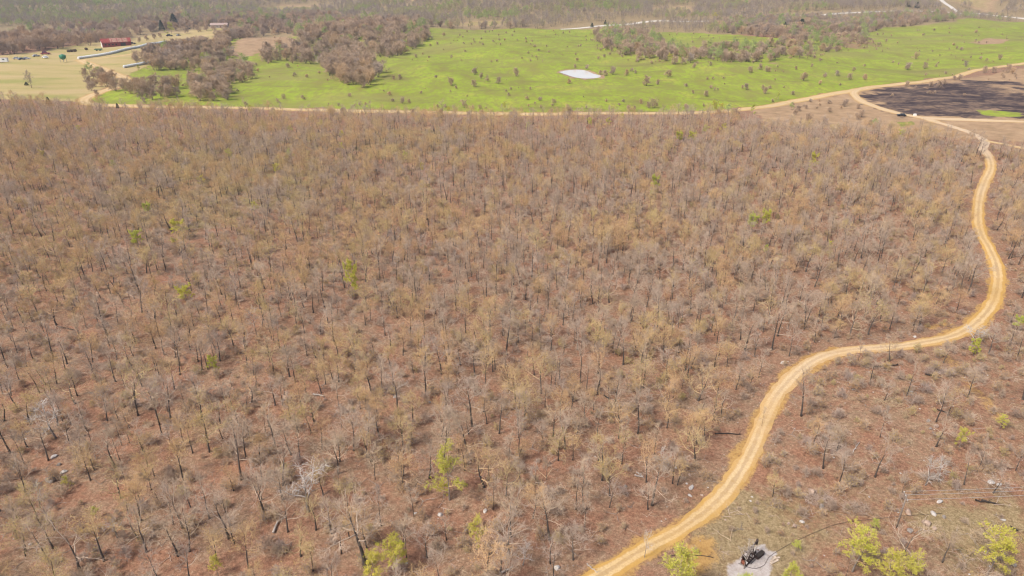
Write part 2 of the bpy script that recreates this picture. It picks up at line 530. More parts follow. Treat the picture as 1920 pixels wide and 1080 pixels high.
for i in range(9):     # bare oaks, grey twigs
    rg = random.Random(100+i)
    T, C = make_tree(100+i, H=rg.uniform(7.2, 9.8), Rc=rg.uniform(2.9, 4.4), cb=rg.uniform(.34, .50), r0=rg.uniform(.14, .20), crook=rg.uniform(.26, .44), nl=rg.randint(7, 10), nt=5, tw=4, tr=.0125, lim_r=.062)
    variant("bare", i, T, C, "bark_dark", ["twigs_grey", "buds"])
for i in range(9):     # oaks in bud, tan
    rg = random.Random(200+i)
    T, C = make_tree(200+i, H=rg.uniform(7.0, 9.4), Rc=rg.uniform(2.9, 4.3), cb=rg.uniform(.35, .50), r0=rg.uniform(.14, .19), crook=rg.uniform(.24, .40), nl=rg.randint(7, 10), nt=5, tw=4, bud=.6, budsize=.08, tr=.0115, lim_r=.06)
    variant("bud", i, T, C, "bark_dark", ["twigs_tan", "buds"])
for i in range(4):     # low spreading crooked oaks
    rg = random.Random(250+i)
    T, C = make_tree(250+i, H=rg.uniform(5.5, 7.5), Rc=rg.uniform(4.0, 5.2), cb=rg.uniform(.26, .36), r0=rg.uniform(.16, .22), crook=rg.uniform(.45, .58), nl=rg.randint(6, 8), nt=5, tw=4, tr=.011, lim_r=.085, lean=.16, bud=(0, .3)[i % 2], budsize=.07)
    variant("spread", i, T, C, "bark_dark", [("twigs_grey", "twigs_tan")[i % 2], "buds"])
for i in range(3):     # slim young oaks
    rg = random.Random(300+i)
    T, C = make_tree(300+i, H=rg.uniform(6.5, 8.5), Rc=rg.uniform(1.6, 2.2), cb=.4, r0=.085, crook=.25, nl=6, nb=4, nt=5, tw=5, tl=.6)
    variant("slim", i, T, C, "bark_dark", ["twigs_grey", "buds"])
for i in range(3):     # dead, pale
    rg = random.Random(400+i)
    T, C = make_tree(400+i, H=rg.uniform(6.5, 8.5), Rc=rg.uniform(3.0, 4.0), cb=.34, r0=.17, crook=.42, nl=8, nb=4, nt=4, tw=3, tl=.7, tr=.02, lim_r=.075)
    variant("dead", i, T, C, "bark_grey", ["twigs_dead", "buds"])
for i in range(4):     # lime leafing
    rg = random.Random(500+i)
    T, C = make_tree(500+i, H=rg.uniform(6.0, 7.5), Rc=rg.uniform(2.0, 2.7), cb=.25, r0=.10, crook=.26, nl=8, nb=4, nt=4, tw=5, tl=.55, tr=.013, leafy=(16, 16, 13, 13)[i], leafsize=(.125, .125, .085, .085)[i])
    variant("lime", i, T, C, "bark_grey", ["twigs_tan", "lime_leaves"])
for i in range(6):     # round many-stemmed pasture trees
    rg = random.Random(600+i)
    T, C = make_tree(600+i, H=rg.uniform(6.0, 7.8), Rc=rg.uniform(3.0, 3.9), cb=.07, r0=.10, crook=.20, nl=6, nb=5, nt=5, tw=6, tl=.85, tr=.03, stems=4, lim_r=.06)
    variant("round", i, T, C, "bark_dark", ["twigs_round", "buds"])
for i in range(6):     # far woodland
    rg = random.Random(700+i)
    T, C = make_tree(700+i, H=rg.uniform(9, 12), Rc=rg.uniform(4.6, 5.8), cb=.22, r0=.16, crook=.18, nl=10, nb=5, nt=4, tw=5, tl=1.0, tr=.042, bud=(.0, .7)[i % 2], budsize=.3)
    variant("far", i, T, C, "bark_dark", ["twigs_far", "buds_far"])
for i in range(2):
    T, C = make_tree(750+i, H=9, Rc=4.2, cb=.25, r0=.14, crook=.2, nl=8, nb=5, nt=4, tw=4, tl=.9, tr=.03, leafy=2, leafsize=.35)
    variant("farleaf", i, T, C, "bark_dark", ["twigs_far", "green_leaves"])
for i in range(2):
    T, C = make_cedar(800+i, 7.5, 2.6)
    variant("cedar", i, T, C, "bark_dark", ["cedar_needles", "buds"])
for i in range(4):     # low brush
    rg = random.Random(850+i)
    T, C = make_tree(850+i, H=1.6, Rc=.95, cb=.1, r0=.02, crook=.3, nl=6, nb=3, nt=3, tw=4, tl=.42, tr=.013, stems=3, lim_r=.014, bud=(.0, .5)[i % 2], budsize=.07)
    variant("brush", i, T, C, "bark_grey", ["brush_twigs", "buds"])
for i in range(2):     # pasture shrub, thick twigs
    T, C = make_tree(870+i, H=2.8, Rc=1.9, cb=.1, r0=.05, crook=.3, nl=6, nb=4, nt=4, tw=4, tl=.6, tr=.028, stems=3, lim_r=.03)
    variant("shrub", i, T, C, "bark_dark", ["twigs_round", "buds"])

def place_tree(name, key, loc, label, cat, group=None, scale=1.0, rz=None, vi=None, wide=1.0, lean=0.0):
    vs_ = VARIANTS[key]
    tm, cm, _ = vs_[rnd.randrange(len(vs_)) if vi is None else vi % len(vs_)]
    o = link(name, None, None, loc, (rnd.uniform(-lean, lean), rnd.uniform(-lean, lean), rnd.uniform(0, 6.28) if rz is None else rz), (scale*wide, scale*wide, scale))
    tag(o, label, cat, group)
    link("trunk", tm, o); link("crown", cm, o)
    return o

for i in range(6):     # dead sticks lying on the floor
    rg = random.Random(900+i); C = Geo()
    for _ in range(rg.randint(1, 3)):
        a = rg.uniform(0, 6.28); p = Vector((rg.uniform(-.5, .5), rg.uniform(-.5, .5), .05))
        pts, _d = path(p, Vector((math.cos(a), math.sin(a), .06)).normalized(), rg.uniform(1.0, 2.8), 4, .18, .0, rg)
        for q_ in pts: q_.z = max(q_.z, .04)
        C.tube(pts, [.05, .042, .034, .025, .012], 4, 0, False)
        for _k in range(4):
            q_, qd = along(pts, rg.uniform(.3, .98)); d_ = perp_dir(qd, R(rg.uniform(30, 60)), rg); d_.z = abs(d_.z)*.5
            C.spike(q_, d_.normalized(), rg.uniform(.3, .9), .02)
    VARIANTS.setdefault("sticks", []).append((None, None, C.mesh("sticks", [("log_grey", "brush_twigs", "log_grey")[i % 3]])))

def scatter(name, pts, scales, rots, idx, keys, label, cat=None, wides=None):
    """one object of kind stuff whose points carry trees (geometry nodes)"""
    me = bpy.data.meshes.new(name)
    me.from_pydata([tuple(p) for p in pts], [], [])
    n = len(pts)
    sc3 = np.repeat(np.array(scales, np.float32)[:, None], 3, 1)
    if wides is not None: sc3[:, :2] *= np.array(wides, np.float32)[:, None]
    for nm, typ, arr in (("t_scale", 'FLOAT_VECTOR', sc3), ("t_rot", 'FLOAT_VECTOR', np.array(rots, np.float32))):
        a = me.attributes.new(nm, typ, 'POINT'); a.data.foreach_set("vector", np.ascontiguousarray(arr, np.float32).ravel())
    a = me.attributes.new("t_idx", 'INT', 'POINT'); a.data.foreach_set("value", np.array(idx, np.int32))
    src = bpy.data.collections.new(name+"_source")
    k = 0
    for key in keys:
        for v in VARIANTS[key]:
            src.objects.link(bpy.data.objects.new("%s_source_%03d" % (name, k), v[2])); k += 1
    ng = bpy.data.node_groups.new(name+"_nodes", 'GeometryNodeTree')
    ng.interface.new_socket("Geometry", in_out='INPUT', socket_type='NodeSocketGeometry')
    ng.interface.new_socket("Geometry", in_out='OUTPUT', socket_type='NodeSocketGeometry')
    gi = ng.nodes.new("NodeGroupInput"); go = ng.nodes.new("NodeGroupOutput")
    iop = ng.nodes.new("GeometryNodeInstanceOnPoints")
    ci = ng.nodes.new("GeometryNodeCollectionInfo")
    ci.inputs[0].default_value = src; ci.inputs[1].default_value = True; ci.inputs[2].default_value = True
    def na(nm, t):
        q = ng.nodes.new("GeometryNodeInputNamedAttribute"); q.data_type = t; q.inputs[0].default_value = nm; return q.outputs[0]
    ng.links.new(gi.outputs[0], iop.inputs["Points"])
    ng.links.new(ci.outputs[0], iop.inputs["Instance"])
    iop.inputs["Pick Instance"].default_value = True
    ng.links.new(na("t_idx", 'INT'), iop.inputs["Instance Index"])
    ng.links.new(na("t_rot", 'FLOAT_VECTOR'), iop.inputs["Rotation"])
    ng.links.new(na("t_scale", 'FLOAT_VECTOR'), iop.inputs["Scale"])
    ng.links.new(iop.outputs[0], go.inputs[0])
    o = link(name, me)
    md = o.modifiers.new("scatter", 'NODES'); md.node_group = ng
    tag(o, label, cat, None, "stuff")
    return o
#STAGE_SETTING

# ------------------------------------------------------------------ layout lines and regions
MAIN = [(1098,1098),(1134,1075.5),(1170,1053),(1215,1026),(1270,997),(1320,962),(1360,923),(1388,884),(1411,840),(1431,790),(1453,746),(1487,706),(1530,674),(1580,659),(1640,653),(1700,648),(1760,637),(1805,622),(1840,597),(1862,565),(1871,530),(1867,495),(1854,465),(1840,440),(1834,410),(1837,370),(1847,340),(1858,315),(1854,295),(1843,278),(1846,264),(1822,250),(1790,239),(1757,229),(1728,221)]
LINK = [(1757,229),(1728,221),(1690,214),(1650,203),(1618,191),(1602,178),(1604,171),(1620,165)]
SPUR = [(1728,221),(1765,223),(1820,225),(1870,226.5),(1960,230)]
SPUR2 = [(1846,264),(1875,269),(1920,278),(1970,288)]
COUNTY = [(150,113),(165,119),(190,128),(212,137),(234,147),(238,154),(222,161),(200,169),(175,178),(160,185),(160,193),(185,197),(240,198.5),(300,200),(395,201.5),(480,203),(600,206.5),(700,209),(860,211.5),(1060,213.5),(1240,212.5),(1360,208.5),(1440,199.5),(1482,191),(1547,179),(1600,170),(1640,163),(1690,157),(1750,150),(1815,136),(1865,126.5),(1920,119),(1975,111)]
GRAVEL = [(1050,55),(1110,50.5),(1160,47),(1270,40),(1360,37),(1435,34.5),(1502,30),(1580,25),(1665,21),(1752,22),(1787,24),(1840,26),(1920,35),(1980,42)]
GRAVEL2 = [(1797,24),(1785,15),(1772,6),(1764,-1)]
GRAVEL3 = [(760,10),(772,3),(782,-3)]
FARM = [(150,113),(200,108),(255,99),(307,86),(360,74),(430,62)]
def wline(px, step): return catmull([at(*p)[:2] for p in px], step)
W = {"main": wline(MAIN, 1.2), "link": wline(LINK, 2), "spur": wline(SPUR, 2.5), "spur2": wline(SPUR2, 2), "county": wline(COUNTY, 3), "gravel": wline(GRAVEL, 5), "gravel2": wline(GRAVEL2, 5), "gravel3": wline(GRAVEL3, 5), "farm": wline(FARM, 4)}
TRAIL = wline([(1775,668),(1802,700),(1830,732),(1850,752),(1868,780)], 2)

PASTURE = poly([(172,196.5),(240,197),(395,199),(530,202),(700,207),(860,209.5),(1060,212),(1240,211),(1360,206),(1450,196),(1530,181),(1600,168),(1650,160),(1720,152),(1800,141),(1860,128),(1975,111),(1990,37),(1850,37),(1790,41),(1740,46),(1665,51),(1645,57),(1590,64),(1500,74),(1420,70),(1360,65),(1270,60),(1110,55),(960,53),(800,52),(700,58),(600,72),(440,72),(330,104),(298,116),(240,140),(238,158),(205,172),(168,186)])
GREEN2 = poly([(1832,206),(1870,208),(1905,212),(1908,219),(1885,222),(1856,219),(1838,212)])
GREEN3 = poly([(1680,228),(1712,227),(1718,234),(1690,238)])
HAY = poly([(-250,192),(-250,104),(0,104),(60,99),(140,87),(190,78),(250,72),(320,60),(400,53),(470,56),(430,72),(330,100),(296,114),(238,138),(233,150),(160,178),(150,190),(0,186)])
BURNT = poly([(1615,181),(1652,167),(1702,162),(1765,155),(1815,150),(1870,152),(1990,150),(1990,229),(1920,226),(1815,222.5),(1727,219),(1677,211),(1640,198)])
DRY = poly([(1405,208),(1480,194),(1600,172),(1640,165),(1700,159),(1800,147),(1990,116),(1990,275),(1840,262),(1700,252),(1560,243),(1450,236)])
PINK = poly([(425,100),(440,80),(480,68),(545,68),(560,85),(510,98),(460,108)])
DRAW1 = poly([(1112,60),(1190,58),(1250,66),(1270,95),(1310,104),(1330,122),(1250,124),(1170,116),(1130,96)])
DRAW2 = poly([(1290,100),(1380,86),(1440,80),(1500,74),(1620,62),(1645,74),(1580,98),(1500,110),(1440,118),(1340,122)])
def ell(x, y, rx, ry): return poly([(x+rx*math.cos(k*.785), y+ry*math.sin(k*.785)) for k in range(8)])
PATCH = [ell(*e) for e in ((795,157,38,3.5),(928,119,26,3),(905,136,34,6),(760,192,28,4),(790,164,28,4),(1000,135,26,5),(1250,146,22,2.5),(1625,133,28,4),(1555,161,22,5),(1835,90,34,6),(690,171,44,2.5),(575,172,24,2.5),(610,136,55,5),(1090,150,50,2.5),(1390,176,34,3),(1300,196,40,3.5),(1480,120,40,3),(560,190,40,2.5),(1180,150,40,3),(860,84,34,3),(1000,72,50,2.5))]
BARE1 = poly([(1560,90),(1590,72),(1660,72),(1650,95)])
BALD = poly([(1818,80),(1845,72),(1890,74),(1880,82),(1840,84)])
DIRTS = [poly(q) for q in ([(1288,1022),(1330,1013),(1344,1035),(1338,1076),(1300,1086),(1275,1060)], [(1727,609),(1760,604),(1788,606),(1785,613),(1745,617)], [(1790,372),(1812,364),(1806,380),(1782,388)], [(225,146),(246,150),(240,158),(222,156)])]
PAD = poly([(1364,1086),(1366,1062),(1380,1052),(1394,1040),(1410,1030),(1424,1023),(1438,1027),(1453,1037),(1450,1045),(1442,1048),(1445,1060),(1444,1086)])
CLEAR = poly([(1225,1110),(1320,1000),(1400,910),(1450,960),(1520,985),(1600,970),(1700,950),(1800,940),(1935,925),(1940,1000),(1760,1010),(1640,1040),(1560,1060),(1530,1110)])
SPARSE = poly([(1120,1110),(1330,985),(1420,880),(1470,740),(1550,680),(1700,660),(1800,640),(1870,590),(1900,560),(2000,560),(2000,1180),(1120,1180)])
WOODS = poly([(-420,194),(0,196),(150,203),(240,208),(400,211),(700,219),(1000,223),(1240,223),(1360,219),(1410,234),(1450,242),(1560,244),(1680,253),(1760,264),(1830,276),(1900,285),(2300,335),(2500,1300),(-700,1300)])
OLIVE = [poly([(250,300),(420,255),(620,250),(640,330),(560,400),(420,420),(260,430),(180,380)]), poly([(640,250),(900,235),(860,290),(680,300)]), poly([(1440,940),(1600,985),(1900,960),(1900,1010),(1560,1040),(1400,1000)])]

def road_dist(X, Y):
    d = np.full(np.shape(X), 1e9)
    for k, hw in (("main", 2.4), ("link", 2.6), ("spur", 3), ("spur2", 2), ("county", 4), ("gravel", 5), ("gravel2", 5), ("gravel3", 3.5), ("farm", 2.5)):
        d = np.minimum(d, ldist(W[k][::2] if len(W[k]) > 40 else W[k], X, Y)-hw)
    return d

def cover(X, Y):
    """the nine ground covers at world points"""
    w1, w2 = wob(X, Y, 26, 1), wob(X, Y, 9, 4)
    def m(P, soft, amp):
        return sst(-soft, soft, sdist(P, X, Y) + amp*(w1+.5*w2))
    pas = np.maximum(m(PASTURE, 4, 4), np.maximum(m(GREEN2, 3, 5), m(GREEN3, 1.5, 1.5)))
    hay = m(HAY, 3, 3); brn = m(BURNT, 6, 8)
    rt = sst(-10, 60, X-BURNT[:, 0].min()-70)
    brn = brn*(1-.6*rt*sst(-.1, .35, wob(X, Y, 38, 10)))*(1-.45*sst(.3, .7, wob(X, Y, 17, 2)))*(1-m(GREEN2, 3, 5))
    dry = np.maximum.reduce([m(DRY, 3, 4), m(PINK, 5, 6)*1.0, m(BALD, 5, 4), .45*m(BARE1, 14, 14)])
    pond = sst(-6, -1.5, sdist(POND_P, X, Y)+3*w2)
    draw = np.maximum(m(DRAW1, 16, 16), m(DRAW2, 16, 16))
    pt = np.maximum.reduce([m(e, 7, 8) for e in PATCH])*.62
    dry = np.maximum(dry, np.maximum(pond*.9, np.maximum(.5*draw, pt)))
    pas = pas*(1-.55*pt)
    pas = pas*(1-.95*pond)*(1-.38*draw)
    pas = pas*(1-np.maximum(m(PINK, 5, 6), m(BALD, 5, 4)))*(1-.4*m(BARE1, 14, 14))
    drt = np.maximum.reduce([m(q, 1.8, 1.8) for q in DIRTS])*.74
    dm = ldist(W["main"], X, Y)
    drt = np.maximum(drt, sst(3.2, 1.3, dm + .8*w2 + .4*w1)*.72)
    for k, o in (("link", 5.5), ("spur", 6), ("spur2", 4.0), ("county", 7.0)):
        drt = np.maximum(drt, sst(o, o-3, ldist(W[k], X, Y)+.8*w2)*.6)
    drt = np.maximum(drt, sst(2.2, .6, ldist(TRAIL, X, Y)+.8*w2)*.5)
    padm = m(PAD, .5, .25)
    ol = np.maximum.reduce([m(q, 9, 8) for q in OLIVE])*.8
    stb = np.maximum(m(CLEAR, 4, 4)*.62, m(SPARSE, 5, 5)*.36)
    stb = np.maximum(stb, .75*sst(860, 960, np.hypot(X*.75, Y)))
    far = sst(1020, 1100, np.hypot(X*.75, Y))*sst(.55, .8, wob(X, Y, 330, 8))
    dry = np.maximum(dry, .8*far); pas = np.maximum(pas, .45*far)
    return pas, hay, brn, dry, drt, padm, ol, stb

# ------------------------------------------------------------------ ground sheets
def axis(segs):
    out = [segs[0][0]]
    for a, b, s in segs:
        n = max(1, int(round((b-a)/s))); out += list(a+(b-a)*(i+1)/n for i in range(n))
    return np.array(out)
def grow(a, b, s, f):
    out = []
    while a < b: a += s; s *= f; out.append(a)
    return out
xp = axis([(0, 130, 1.15), (130, 420, 2.2), (420, 900, 6)]); xp = np.concatenate([xp, grow(900, 8500, 9, 1.09)])
xs = np.concatenate([-xp[:0:-1], xp])
ys = np.concatenate([np.array([-400., -200, -100, -40, 0, 20]), axis([(30, 200, 1.15), (200, 460, 1.7), (460, 1000, 5)]), grow(1000, 9500, 7, 1.09)])
GX, GY = np.meshgrid(xs, ys)
GZ = hgt(GX, GY)
cov = cover(GX, GY)
nx, ny = len(xs), len(ys)
ii, jj = np.meshgrid(np.arange(nx-1), np.arange(ny-1))
q0 = (jj*nx+ii).ravel()
quads = np.stack([q0, q0+1, q0+1+nx, q0+nx], 1)
VV = np.stack([GX.ravel(), GY.ravel(), GZ.ravel()], 1)
flat = [c_.ravel() for c_ in cov]
fm = [c_[quads].mean(1) for c_ in flat]
fr = np.hypot(VV[quads, 0].mean(1)*.75, VV[quads, 1].mean(1))
own = np.zeros(len(quads), int)
own[fr > 1040] = 4
own[fm[0] > .5] = 1; own[fm[1] > .5] = 2; own[fm[2] > .5] = 3
def sheet(name, k):
    qs = quads[own == k]
    u, inv = np.unique(qs, return_inverse=True)
    inv = inv.reshape(qs.shape)
    me = bpy.data.meshes.new(name)
    me.vertices.add(len(u)); me.vertices.foreach_set("co", VV[u].astype(np.float32).ravel())
    me.loops.add(len(qs)*4); me.loops.foreach_set("vertex_index", inv.astype(np.int32).ravel())
    me.polygons.add(len(qs)); me.polygons.foreach_set("loop_start", np.arange(0, len(qs)*4, 4, dtype=np.int32))
    me.polygons.foreach_set("use_smooth", np.ones(len(qs), bool))
    me.update(calc_edges=True)
    for nm, idx in (("cover_a", (0, 1, 2, 3)), ("cover_b", (4, 5, 6, 7))):
        a = me.attributes.new(nm, 'FLOAT_COLOR', 'POINT')
        a.data.foreach_set("color", np.stack([flat[i][u] for i in idx], 1).astype(np.float32).ravel())
    me.materials.append(MATS["ground_cover"])
    return tag(link(name, me), kind="structure")
sheet("ground", 0); sheet("pasture", 1); sheet("hay_field", 2); sheet("burnt_field", 3); sheet("hills", 4)

# ------------------------------------------------------------------ roads
def road(name, key, width, mat, lift=.09, w_end=None, pale=None, ragged=.33):
    L = W[key]; n = len(L)
    d = np.gradient(L, axis=0); d /= np.linalg.norm(d, axis=1)[:, None]
    nrm = np.stack([-d[:, 1], d[:, 0]], 1)
    s = np.concatenate([[0], np.cumsum(np.linalg.norm(np.diff(L, axis=0), axis=1))])
    A = np.array([-1, -.72, -.45, -.18, .18, .45, .72, 1])
    prof = np.array([-.10, .06, .0, .07, .07, .0, .06, -.10])
    V, C = [], []
    for i in range(n):
        wd = width if w_end is None else width + (w_end-width)*s[i]/s[-1]
        jl = ragged*(wob(np.array(s[i]), np.array(3.), 7, 2)+.6*wob(np.array(s[i]), np.array(9.), 2.6, 5))
        jr = ragged*(wob(np.array(s[i]), np.array(33.), 7, 3)+.6*wob(np.array(s[i]), np.array(51.), 2.6, 6))
        pl = 0.0 if pale is None else float(np.interp(s[i]/s[-1], pale[0], pale[1]))
        for a, pz in zip(A, prof):
            off = a*wd/2 + (jl if a < 0 else jr)*abs(a)**2
            x, y = L[i]+nrm[i]*off
            V.append((x, y, float(hgt(x, y))+lift+pz)); C.append(((a+1)/2, s[i], pl, 1))
    F = [(i*8+j, i*8+j+1, i*8+j+9, i*8+j+8) for i in range(n-1) for j in range(7)]
    me = mesh_from(name, V, F, [mat], None, True)
    at_ = me.attributes.new("road_uv", 'FLOAT_COLOR', 'POINT'); at_.data.foreach_set("color", np.array(C, np.float32).ravel())
    if me.polygons[0].normal.z < 0: me.flip_normals()
    return tag(link(name, me), kind="structure")
road("dirt_road", "main", 2.85, "ochre_road", .10, 4.4, ([0, .05, .2, .33, .5, .62, .72, .8, .9, 1], [.15, .25, .5, .2, .15, .4, .25, .85, .8, .6]))
road("county_road", "county", 8.2, "county_road", .12, None, None, .6)
road("connecting_road", "link", 5.2, "county_road", .16, None, ([0, 1], [.5, .3]))
road("side_road", "spur", 6.5, "county_road", .14, None, ([0, 1], [.6, .4]))
road("farm_lane", "spur2", 4.2, "county_road", .13)
road("gravel_road", "gravel", 10, "gravel_road", .25, None, None, .5)
road("gravel_lane", "gravel2", 9, "gravel_road", .3, None, None, .5)
road("forest_track", "gravel3", 7, "county_road", .3)
road("farm_track", "farm", 4.5, "county_road", .12)

# ------------------------------------------------------------------ pond
wt = NT("pond_water", .06, .5)
wt.color((.66, .63, .59)); wt.b.inputs["IOR"].default_value = 1.33
wt.bump(wt.noise(wt.pos(), .8, 3), .05, .02)
pc = catmull(list(POND_P)+[POND_P[0]], 1.5)[:-1]
lvl = POND_C[2]-.12
pm = mesh_from("pond_water", [(x, y, lvl) for x, y in pc], [tuple(range(len(pc)))], ["pond_water"])
if pm.polygons[0].normal.z < 0: pm.flip_normals()
tag(link("pond_water", pm), kind="structure")

# ------------------------------------------------------------------ hand-placed woodland trees
HAND = []          # keep-clear points (x, y, r)
def hand(name, key, px, py, hpx, label, cat, group=None, vi=None, wide=1.0, base_h=None):
    """tree whose base stands at pixel (px, py) and which is about hpx pixels tall in the photograph"""
    p = at(px, py)
    tm = VARIANTS[key][0][2]
    vs_ = VARIANTS[key]; k = (len(HAND) if vi is None else vi) % len(vs_)
    h0 = max(v.co.z for v in vs_[k][2].vertices)
    t1 = project(p.x, p.y, p.z+1.0)[1]
    h = hpx/max(.2, (py-t1))*(1.15 if key == 'lime' else 1.0)
    HAND.append((p.x, p.y, 3.0 if key == 'lime' else 2.2))
    return place_tree(name, key, p, label, cat, group, h/h0, None, k, wide)

LIME = [(662,562,66,.62,"tall narrow lime-green leafing tree alone mid-slope among bare oaks"),
 (843,938,92,.75,"tall yellow-green leafing tree in the lower middle of the brown woods"),
 (832,934,34,.9,"low dull green shrub at the foot of the tall yellow-green tree"),
 (335,448,34,1.5,"wide flat bright yellow-green leafing tree high in the woods at left"),
 (402,704,34,.8,"small bright yellow-green sapling alone on the brown slope at left"),
 (742,1078,62,1.05,"lime-green leafing tree at the bottom edge left of the road"),
 (708,1092,52,1.2,"lower lime-green bush beside the leafing tree at the bottom edge"),
 (1272,1118,78,1.05,"bright lime leafing tree where the road meets the bottom edge"),
 (1598,1072,72,1.1,"yellow-green leafing tree in the clearing right of the pump jack"),
 (1850,1078,76,1.0,"yellow-green leafing tree in the bottom right corner among rocks"),
 (1662,1108,64,1.0,"lime leafing tree at the bottom edge right of the clearing tree"),
 (1705,1104,58,1.0,"smaller lime leafing tree beside its twin at the bottom edge"),
 (1480,1112,48,.9,"lime bush at the bottom edge just right of the pale pad"),
 (1392,1125,44,.9,"lime bush at the bottom edge below the pale pad"),
 (1521,322,34,.85,"lime-green leafing tree alone in the upper right woods"),
 (1434,428,32,1.0,"bright green leafing tree of a pair in the right-hand woods"),
 (1408,438,34,1.1,"duller yellow-green tree of a pair in the right-hand woods"),
 (1225,362,32,.95,"pale yellow-green leafing tree in the upper middle woods"),
 (1272,270,22,1.2,"left of two green crowns joined near the top of the woods"),
 (1296,270,22,1.2,"right of two green crowns joined near the top of the woods"),
 (1825,668,30,1.0,"lime-green tree just below the sharp bend of the ochre road"),
 (1798,842,36,.9,"yellow-green leafing tree on the rocky slope right of the road"),
 (1874,804,24,1.1,"small lime bush near the right edge on the rocky slope"),
 (1908,622,28,1.0,"lime-green tree at the right edge outside the road bend"),
 (127,918,24,.8,"tiny bright lime sapling near the rocks at lower left"),
 (182,972,20,1.0,"small olive-lime bush at lower left"),
 (894,1030,54,.8,"olive-yellow leafing shrub in the bottom middle woods"),
 (410,1082,36,.8,"small lime sapling at the bottom edge at left"),
 (1556,466,14,1.0,"small yellow-green sapling in the right-hand woods"),
 (1437,474,14,1.0,"small yellow-green sapling below the green pair"),
 (792,326,20,.8,"small yellow-green tree in the upper middle woods"),
 (641,282,14,1.0,"tiny yellow-green tree high in the woods"),
 (1688,262,18,1.1,"bright green tree below the burnt field corner"),
 (1338,212,22,1.0,"green leafing tree beside the county road at the pasture edge"),
 (1352,213,18,1.0,"smaller green leafing tree beside its taller mate at the county road"),
 (1410,213,16,.9,"small bright green tree by the county road bend"),
 (1638,996,20,1.1,"low lime bush beside the flow line in the clearing"),
 (1492,1034,18,1.2,"low yellow-green bush beside the pipe near the pump jack"),
 (262,468,34,1.1,"ochre-yellow leafing tree in the left woods below the yellow crown"),
 (278,404,22,1.3,"olive-green bush among dark trunks in the upper left woods"),
 (352,572,34,1.3,"broad ochre-yellow leafing tree in the middle left woods")]
TOPS = [(1105,240,18),(1140,240,18),(1322,256,20),(1356,250,18),(990,246,16),(602,241,16),(642,262,16),(545,254,18),(470,214,16),(842,214,14),(1166,228,14),(430,300,20),(520,330,22),(380,352,22),(150,252,16),(80,300,18),(215,320,18),(760,300,16),(480,402,22),(545,300,20)]
for k, (x, y, h) in enumerate(TOPS):
    near_lm = min([(1240,225,"the county road's middle"), (560,225,"the county road's left part"), (150,280,"the woods below the hay field"), (450,350,"the olive-tinted upper left woods")], key=lambda t: abs(t[0]-x)+2*abs(t[1]-y))[2]
    lb = "small yellow-olive leafing tree in the upper woods near " + near_lm
    hand("leafing_tree", "lime", x, y, h, lb, "tree", lb, 2+k % 2, 1.1)
for x, y, h, w, lb in LIME:
    hand("leafing_tree", "lime", x, y, h, lb, "tree", "trees already in leaf", (x+y) % 2 if y < 720 else 2+(x+y) % 2, w)

DEAD = [(105,822,72,1.25,"pale dead oak with white spreading limbs at lower left"),
 (170,478,42,1.3,"broken dead tree with white forked limbs in the left woods"),
 (578,960,84,1.15,"big crooked grey oak leaning right in the lower left woods"),
 (1735,910,58,1.0,"pale dead tree with bleached branches on the rocky slope right of the road"),
 (1760,904,52,.9,"second bleached dead tree beside the first on the rocky slope"),
 (1395,1066,56,.6,"leafless silvery tree at the left edge of the pale pad"),
 (1208,1046,58,.45,"pale leaning snag standing at the roadside near the bottom edge"),
 (980,1060,40,1.5,"low sprawling white-branched dead tree near the bottom centre"),
 (220,1008,40,1.1,"small pale dead tree with a twisted trunk at lower left"),
 (1245,885,46,1.2,"pale leaning dead limbs between bare oaks left of the road"),
 (75,952,50,1.0,"grey dead tree at lower left below the boulders"),
 (1820,648,42,1.4,"dark-limbed crooked bare tree at the sharp road bend")]
for x, y, h, w, lb in DEAD:
    hand("dead_tree", "dead", x, y, h, lb, "tree", None, None, w)

BIGS = [(686,1062,150,1.15,"bare",1,"tallest bare oak with straight black trunk near the bottom edge"),
 (915,1110,118,1.25,"bud",2,"broad oak in tan bud at the bottom centre edge"),
 (1700,742,70,.8,"bare",3,"tall bare oak standing alone inside the road loop"),
 (1608,680,48,.8,"slim",1,"slender dark oak at the lower edge of the road loop"),
 (1814,746,60,.9,"bare",0,"bare oak with a dark trunk beside the faint trail"),
 (1833,884,64,.9,"slim",0,"leaning dark-trunked oak near the right edge"),
 (1650,820,62,.9,"slim",2,"pale slender oak standing alone on the rocky slope"),
 (1691,925,50,.8,"slim",1,"dark leaning oak right behind the utility pole"),
 (1585,1085,60,.7,"slim",0,"thin dark double stem below the clearing's leafing tree"),
 (1428,800,40,.5,"slim",2,"slim bare tree on the inside of the road curve")]
for x, y, h, w, key, vi, lb in BIGS:
    hand("oak_tree", key, x, y, h, lb, "tree", None, vi, w)

# ------------------------------------------------------------------ woodland: nearest trees one by one, the rest as one mass
def jitter_grid(x0, x1, y0, y1, sx, sy, jit=.46):
    X, Y = np.meshgrid(np.arange(x0, x1, sx), np.arange(y0, y1, sy))
    X = X + (np.arange(Y.shape[0]) % 2)[:, None]*sx*.5
    X = X + nrng.uniform(-jit, jit, X.shape)*sx; Y = Y + nrng.uniform(-jit, jit, Y.shape)*sy
    return X.ravel(), Y.ravel()

